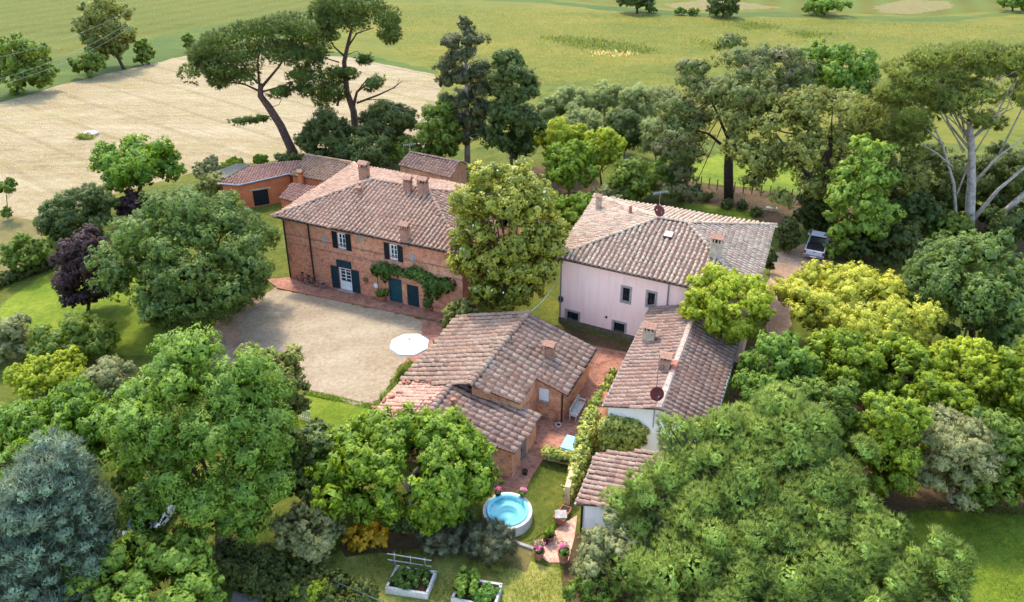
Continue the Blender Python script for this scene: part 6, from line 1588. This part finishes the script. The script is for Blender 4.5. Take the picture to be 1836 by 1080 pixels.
# cables
cb = simple("cable_grey", (190, 190, 186), (160, 160, 158), 2, rough=.6)
for k, (a, b) in enumerate((((-80, 116, 95), (240, 14, 118)), ((-80, 160, 92), (240, 36, 112)), ((-80, 172, 90), (240, 46, 110)))):
    A_, B_ = PYp(a[0], a[1], a[2]), PYp(b[0], b[1], b[2]); pts = [A_ + (B_ - A_) * t - (0, 0, 1.2 * 4 * t * (1 - t)) for t in np.linspace(0, 1, 13)]
    mb = MB(); mb.tube(pts, .012, 5); tag(mb.build("power_cable", cb, loc=A_), ("uppermost power cable crossing the top left fields", "middle power cable crossing the top left fields", "lowest power cable crossing the top left fields")[k], "cable", "power cables")
A_, B_ = Pplane(953, 560, rC0, np.array((0, 1.0, 0))) + (0, 0, .1), v3(wB[0], 4.2)
mb = MB(); mb.tube([A_ + (B_ - A_) * t - (0, 0, .3 * 4 * t * (1 - t)) for t in np.linspace(0, 1, 9)], .022, 5); tag(mb.build("house_cable", cb, loc=A_), "cable strung from the barn ridge to the pink villa", "cable")
# vehicles
def loft(stations, close=True):
    """stations: list of (y, [(x,z)...]) same count"""
    mb = MB(); n = len(stations[0][1])
    for (y, sec) in stations: mb.V += [(x, y, z) for x, z in sec]
    for i in range(len(stations) - 1):
        for k in range(n): k2 = (k + 1) % n; mb.F.append((i * n + k, i * n + k2, (i + 1) * n + k2, (i + 1) * n + k))
    mb.F.append(tuple(reversed(range(n)))); mb.F.append(tuple((len(stations) - 1) * n + k for k in range(n)))
    return mb
def sec(w, z0, z1, ch=.08, top=1.0):
    return [(-w * .96, z0), (w * .96, z0), (w, z0 + ch), (w, z1 - ch * 1.2), (w * .95 * top, z1), (-w * .95 * top, z1), (-w, z1 - ch * 1.2), (-w, z0 + ch)]
def placed(mb, name, mat, parent, M4, smooth=False):
    mb.V = [tuple(M4 @ Vector(v)) for v in mb.V]; return mb.build(name, mat, parent, smooth=smooth)
def wheels(root, M4, W, ys, r=.36):
    for y in ys:
        for x in (-W, W):
            mb = MB(); s = 1 if x > 0 else -1; c = np.array((x, y, r))
            mb.tube([c - (s * .2, 0, 0), c + (s * .02, 0, 0)], r, 18); w_ = placed(mb, "wheel", M['rubber'], root, M4)
            mb = MB(); mb.tube([c + (s * .021, 0, 0), c + (s * .035, 0, 0)], r * .6, 12); placed(mb, "rim", M['grey_metal'], w_, M4)
lamp_red = simple("lamp_red", (150, 30, 28), (120, 24, 22), 9, rough=.3)
def pickup(loc, rot):
    r = empty("pickup_truck", loc, "white pickup truck with dark load bed parked on the drive under the holm oak", "pickup truck")
    M4 = Matrix.Translation(loc) @ Matrix.Rotation(rot, 4, 'Z')
    W = .9
    body = loft([(0, sec(W, .45, 1.0)), (.08, sec(W, .42, 1.05)), (2.0, sec(W, .42, 1.08)), (3.7, sec(W, .42, 1.06)), (4.9, sec(W * .97, .42, .98)), (5.2, sec(W * .86, .48, .86))]); placed(body, "body", M['car_white'], r, M4)
    cab = loft([(1.75, sec(W * .93, 1.06, 1.12, .03)), (1.85, sec(W * .86, 1.06, 1.62, .05, .9)), (2.2, sec(W * .84, 1.06, 1.74, .06, .9)), (3.1, sec(W * .84, 1.06, 1.72, .06, .9)), (3.75, sec(W * .9, 1.06, 1.12, .03))]); placed(cab, "cabin_glass", M['glass'], r, M4)
    mb = MB(); mb.frame_box((0, 0, 0), (1, 0, 0), (0, 1, 0), (0, 0, 1), -W * .78, W * .78, 1.9, 3.12, 1.735, 1.78); placed(mb, "cabin_roof", M['car_white'], r, M4)
    for s in (-1, 1):
        mb = MB(); mb.tube([(s * W * .86, 1.72, 1.08), (s * W * .8, 1.9, 1.72)], .06, 6); placed(mb, "rear_pillar", M['car_white'], r, M4)
        mb = MB(); mb.tube([(s * W * .88, 1.0, 1.12), (s * W * .8, 1.75, 1.75)], .045, 6); placed(mb, "roll_bar", M['grey_metal'], r, M4)
        mb = MB(); mb.frame_box((0, 0, 0), (1, 0, 0), (0, 1, 0), (0, 0, 1), s * W * .9 - .08, s * W * .9 + .08, -.02, .1, .66, .98); placed(mb, "tail_light", lamp_red, r, M4)
        mb = MB(); mb.frame_box((0, 0, 0), (1, 0, 0), (0, 1, 0), (0, 0, 1), s * (W + .1) - .1, s * (W + .1) + .1, 3.45, 3.55, 1.08, 1.25); placed(mb, "mirror", M['car_white'], r, M4)
    mb = MB(); mb.frame_box((0, 0, 0), (1, 0, 0), (0, 1, 0), (0, 0, 1), -W * .86, W * .86, .1, 1.72, 1.0, 1.095); placed(mb, "load_bed_cover", M['black'], r, M4)
    mb = MB(); mb.frame_box((0, 0, 0), (1, 0, 0), (0, 1, 0), (0, 0, 1), -W * .8, W * .8, -.03, .03, .62, 1.0); tg = placed(mb, "tailgate", M['car_white'], r, M4)
    mb = MB(); mb.frame_box((0, 0, 0), (1, 0, 0), (0, 1, 0), (0, 0, 1), -.1, .1, -.045, -.031, .88, .94); placed(mb, "handle", M['black'], tg, M4)
    mb = MB(); mb.frame_box((0, 0, 0), (1, 0, 0), (0, 1, 0), (0, 0, 1), -W * .95, W * .95, -.16, 0, .40, .56); bp_ = placed(mb, "bumper", M['grey_metal'], r, M4)
    mb = MB(); mb.frame_box((0, 0, 0), (1, 0, 0), (0, 1, 0), (0, 0, 1), -.27, .27, -.175, -.161, .43, .54); placed(mb, "number_plate", M['white_paint'], bp_, M4)
    wheels(r, M4, W, (1.05, 4.15)); return r
q = P(1457, 468); pickup(Vector(q), R(-28))
def small_car(loc, rot):
    r = empty("parked_car", loc, "white car mostly hidden under the large ash at the path", "car"); M4 = Matrix.Translation(loc) @ Matrix.Rotation(rot, 4, 'Z'); W = .86
    body = loft([(0, sec(W * .86, .4, .8)), (.25, sec(W, .3, .92)), (1.3, sec(W, .28, .95)), (3.0, sec(W, .28, .92)), (3.9, sec(W * .96, .3, .78)), (4.1, sec(W * .82, .36, .66))]); placed(body, "body", M['car_white'], r, M4)
    cab = loft([(.35, sec(W * .9, .9, .98, .03)), (.9, sec(W * .82, .9, 1.4, .06, .88)), (1.9, sec(W * .82, .9, 1.46, .06, .88)), (2.2, sec(W * .82, .9, 1.42, .06, .88)), (3.1, sec(W * .9, .9, .96, .03))]); placed(cab, "windows", M['glass'], r, M4)
    mb = MB(); mb.frame_box((0, 0, 0), (1, 0, 0), (0, 1, 0), (0, 0, 1), -W * .74, W * .74, .95, 2.15, 1.43, 1.49); placed(mb, "car_roof", M['car_white'], r, M4)
    for s in (-1, 1):
        mb = MB(); mb.frame_box((0, 0, 0), (1, 0, 0), (0, 1, 0), (0, 0, 1), s * .6 - .15, s * .6 + .15, 3.93, 4.05, .6, .74); placed(mb, "headlight", M['glass'], r, M4)
        mb = MB(); mb.frame_box((0, 0, 0), (1, 0, 0), (0, 1, 0), (0, 0, 1), s * .68 - .1, s * .68 + .1, -.01, .2, .62, .8); placed(mb, "tail_light", lamp_red, r, M4)
    wheels(r, M4, W, (.75, 3.25), .31); return r
small_car(Vector(P(248, 985)), R(-4))
# parapet beside the ivy
a, b = P(1072, 775), P(1085, 738); d = unit(b - a); mb = MB(); mb.frame_box(a, d, (-d[1], d[0], 0), (0, 0, 1.0), 0, np.linalg.norm(b - a), -.16, .16, 0, 1.5); pw = mb.build("stair_parapet", M['brick_c'], loc=a); tag(pw, "small brick parapet with terracotta coping between ivy and cottage gable", "wall")
mb = MB(); mb.frame_box(a, d, (-d[1], d[0], 0), (0, 0, 1.0), -.05, np.linalg.norm(b - a) + .05, -.2, .2, 1.502, 1.58); mb.build("coping", M['terracotta'], pw)
# grass blades on the near lawns (real tufts)
def grass(name, label, pix, n, h, mat, seed, jit=0):
    rs = np.random.RandomState(seed); poly = np.array([P(u, v)[:2] for u, v in pix]); lo, hi = poly.min(0), poly.max(0)
    p = rs.uniform(lo, hi, size=(int(n * 3), 2)); inside = np.zeros(len(p), bool)
    for i in range(len(poly)):
        a, b = poly[i], poly[(i + 1) % len(poly)]
        m = ((a[1] > p[:, 1]) != (b[1] > p[:, 1])) & (p[:, 0] < (b[0] - a[0]) * (p[:, 1] - a[1]) / (b[1] - a[1] + 1e-12) + a[0]); inside ^= m
    p = p[inside][:n]; m = len(p); p = p + rs.normal(0, 1, p.shape) * jit * rs.rand(m, 1)
    hh = h * rs.uniform(.5, 1.3, m) * (1 + .8 * np.sin(p[:, 0] * 1.3) * np.sin(p[:, 1] * 1.7)) + .01; an = rs.uniform(0, 6.28, m); w = h * .35
    b = np.stack([p[:, 0], p[:, 1], np.full(m, .02)], 1); s = np.stack([np.cos(an), np.sin(an), np.zeros(m)], 1)
    tip = b + np.stack([rs.normal(0, .5, m) * hh, rs.normal(0, .5, m) * hh, hh], 1)
    V = np.stack([b - s * w * .5, b + s * w * .5, tip], 1)
    r = empty(name, P(*pix[0]), label, "grass"); o = build_np("blades", V, 3, LM[mat], r, rs.rand(m), nrmz(rs.normal(0, .35, (m, 3)) + (0, 0, 1.0))); o['kind'] = 'stuff'; r['kind'] = 'stuff'
grass("grass_tufts", "short rough grass around the raised beds", [(600, 985), (760, 990), (940, 1010), (1010, 1020), (1010, 1100), (560, 1100)], 26000, .07, 'grass', 1)
grass("lawn_tufts", "trimmed grass beside the hot tub", [(978, 822), (1040, 836), (1012, 905), (1000, 940), (960, 965), (955, 900), (953, 860)], 9000, .05, 'grass', 2)
grass("lawn_tufts", "green lawn grass at the lower right edge", [(1560, 930), (1700, 900), (1850, 915), (1850, 1090), (1700, 1090)], 18000, .07, 'grass_g', 3)
grass("meadow_tufts", "tall tufts along the gravel court's lower edge", [(545, 698), (672, 727), (672, 735), (545, 708)], 3000, .16, 'grass_g', 4)
grass("meadow_tufts", "rough tufts along the barn's court side", [(680, 715), (735, 650), (745, 655), (690, 722)], 1500, .3, 'grass_g', 5)

for k, (pts, n) in enumerate((([(970, 66), (1060, 70), (1150, 84), (1180, 94), (1120, 96), (1040, 86)], 2600), ([(1300, 40), (1370, 42), (1400, 50), (1340, 54)], 900), ([(1420, 58), (1500, 62), (1440, 68)], 700), ([(1240, 70), (1330, 88), (1290, 92)], 500))):
    grass("weed_patch", ("longest dark green weed patch in the yellow field", "weed patch near the middle field tree", "small weed patch above the dark deciduous tree", "thin weed patch above the cedar")[k], pts, n, .5, 'weed', 30 + k, 3.0)
grass("dry_grass_tufts", "pale dry tufts scattered in the yellow field", [(1055, 93), (1130, 94), (1140, 99), (1110, 104), (1070, 101)], 220, .5, 'straw', 40, 1.2)

for k, (pts, n, mt, h) in enumerate((([(800, 140), (960, 150), (1200, 150), (1400, 100), (1836, 95), (1836, 45), (1100, 25), (700, 5), (660, 60)], 36000, 'meadow_a', .22), ([(800, 140), (960, 150), (1200, 150), (1400, 100), (1836, 95), (1836, 45), (1100, 25), (700, 5), (660, 60)], 14000, 'meadow_b', .26), ([(0, 160), (340, 80), (600, 55), (640, 0), (0, 0)], 16000, 'meadow_c', .2), ([(0, 185), (345, 97), (780, 135), (740, 270), (400, 290), (80, 390), (0, 380)], 30000, 'straw', .10), ([(0, 185), (345, 97), (780, 135), (740, 270), (400, 290), (80, 390), (0, 380)], 7000, 'meadow_b', .12))):
    grass("field_grass", ("yellow-green standing grass of the wide far field", "darker weeds scattered through the wide far field", "green crop blades in the top left field", "pale cut straw lying across the stubble field", "thin green weeds in the stubble field")[k], pts, n, h, mt, 50 + k)
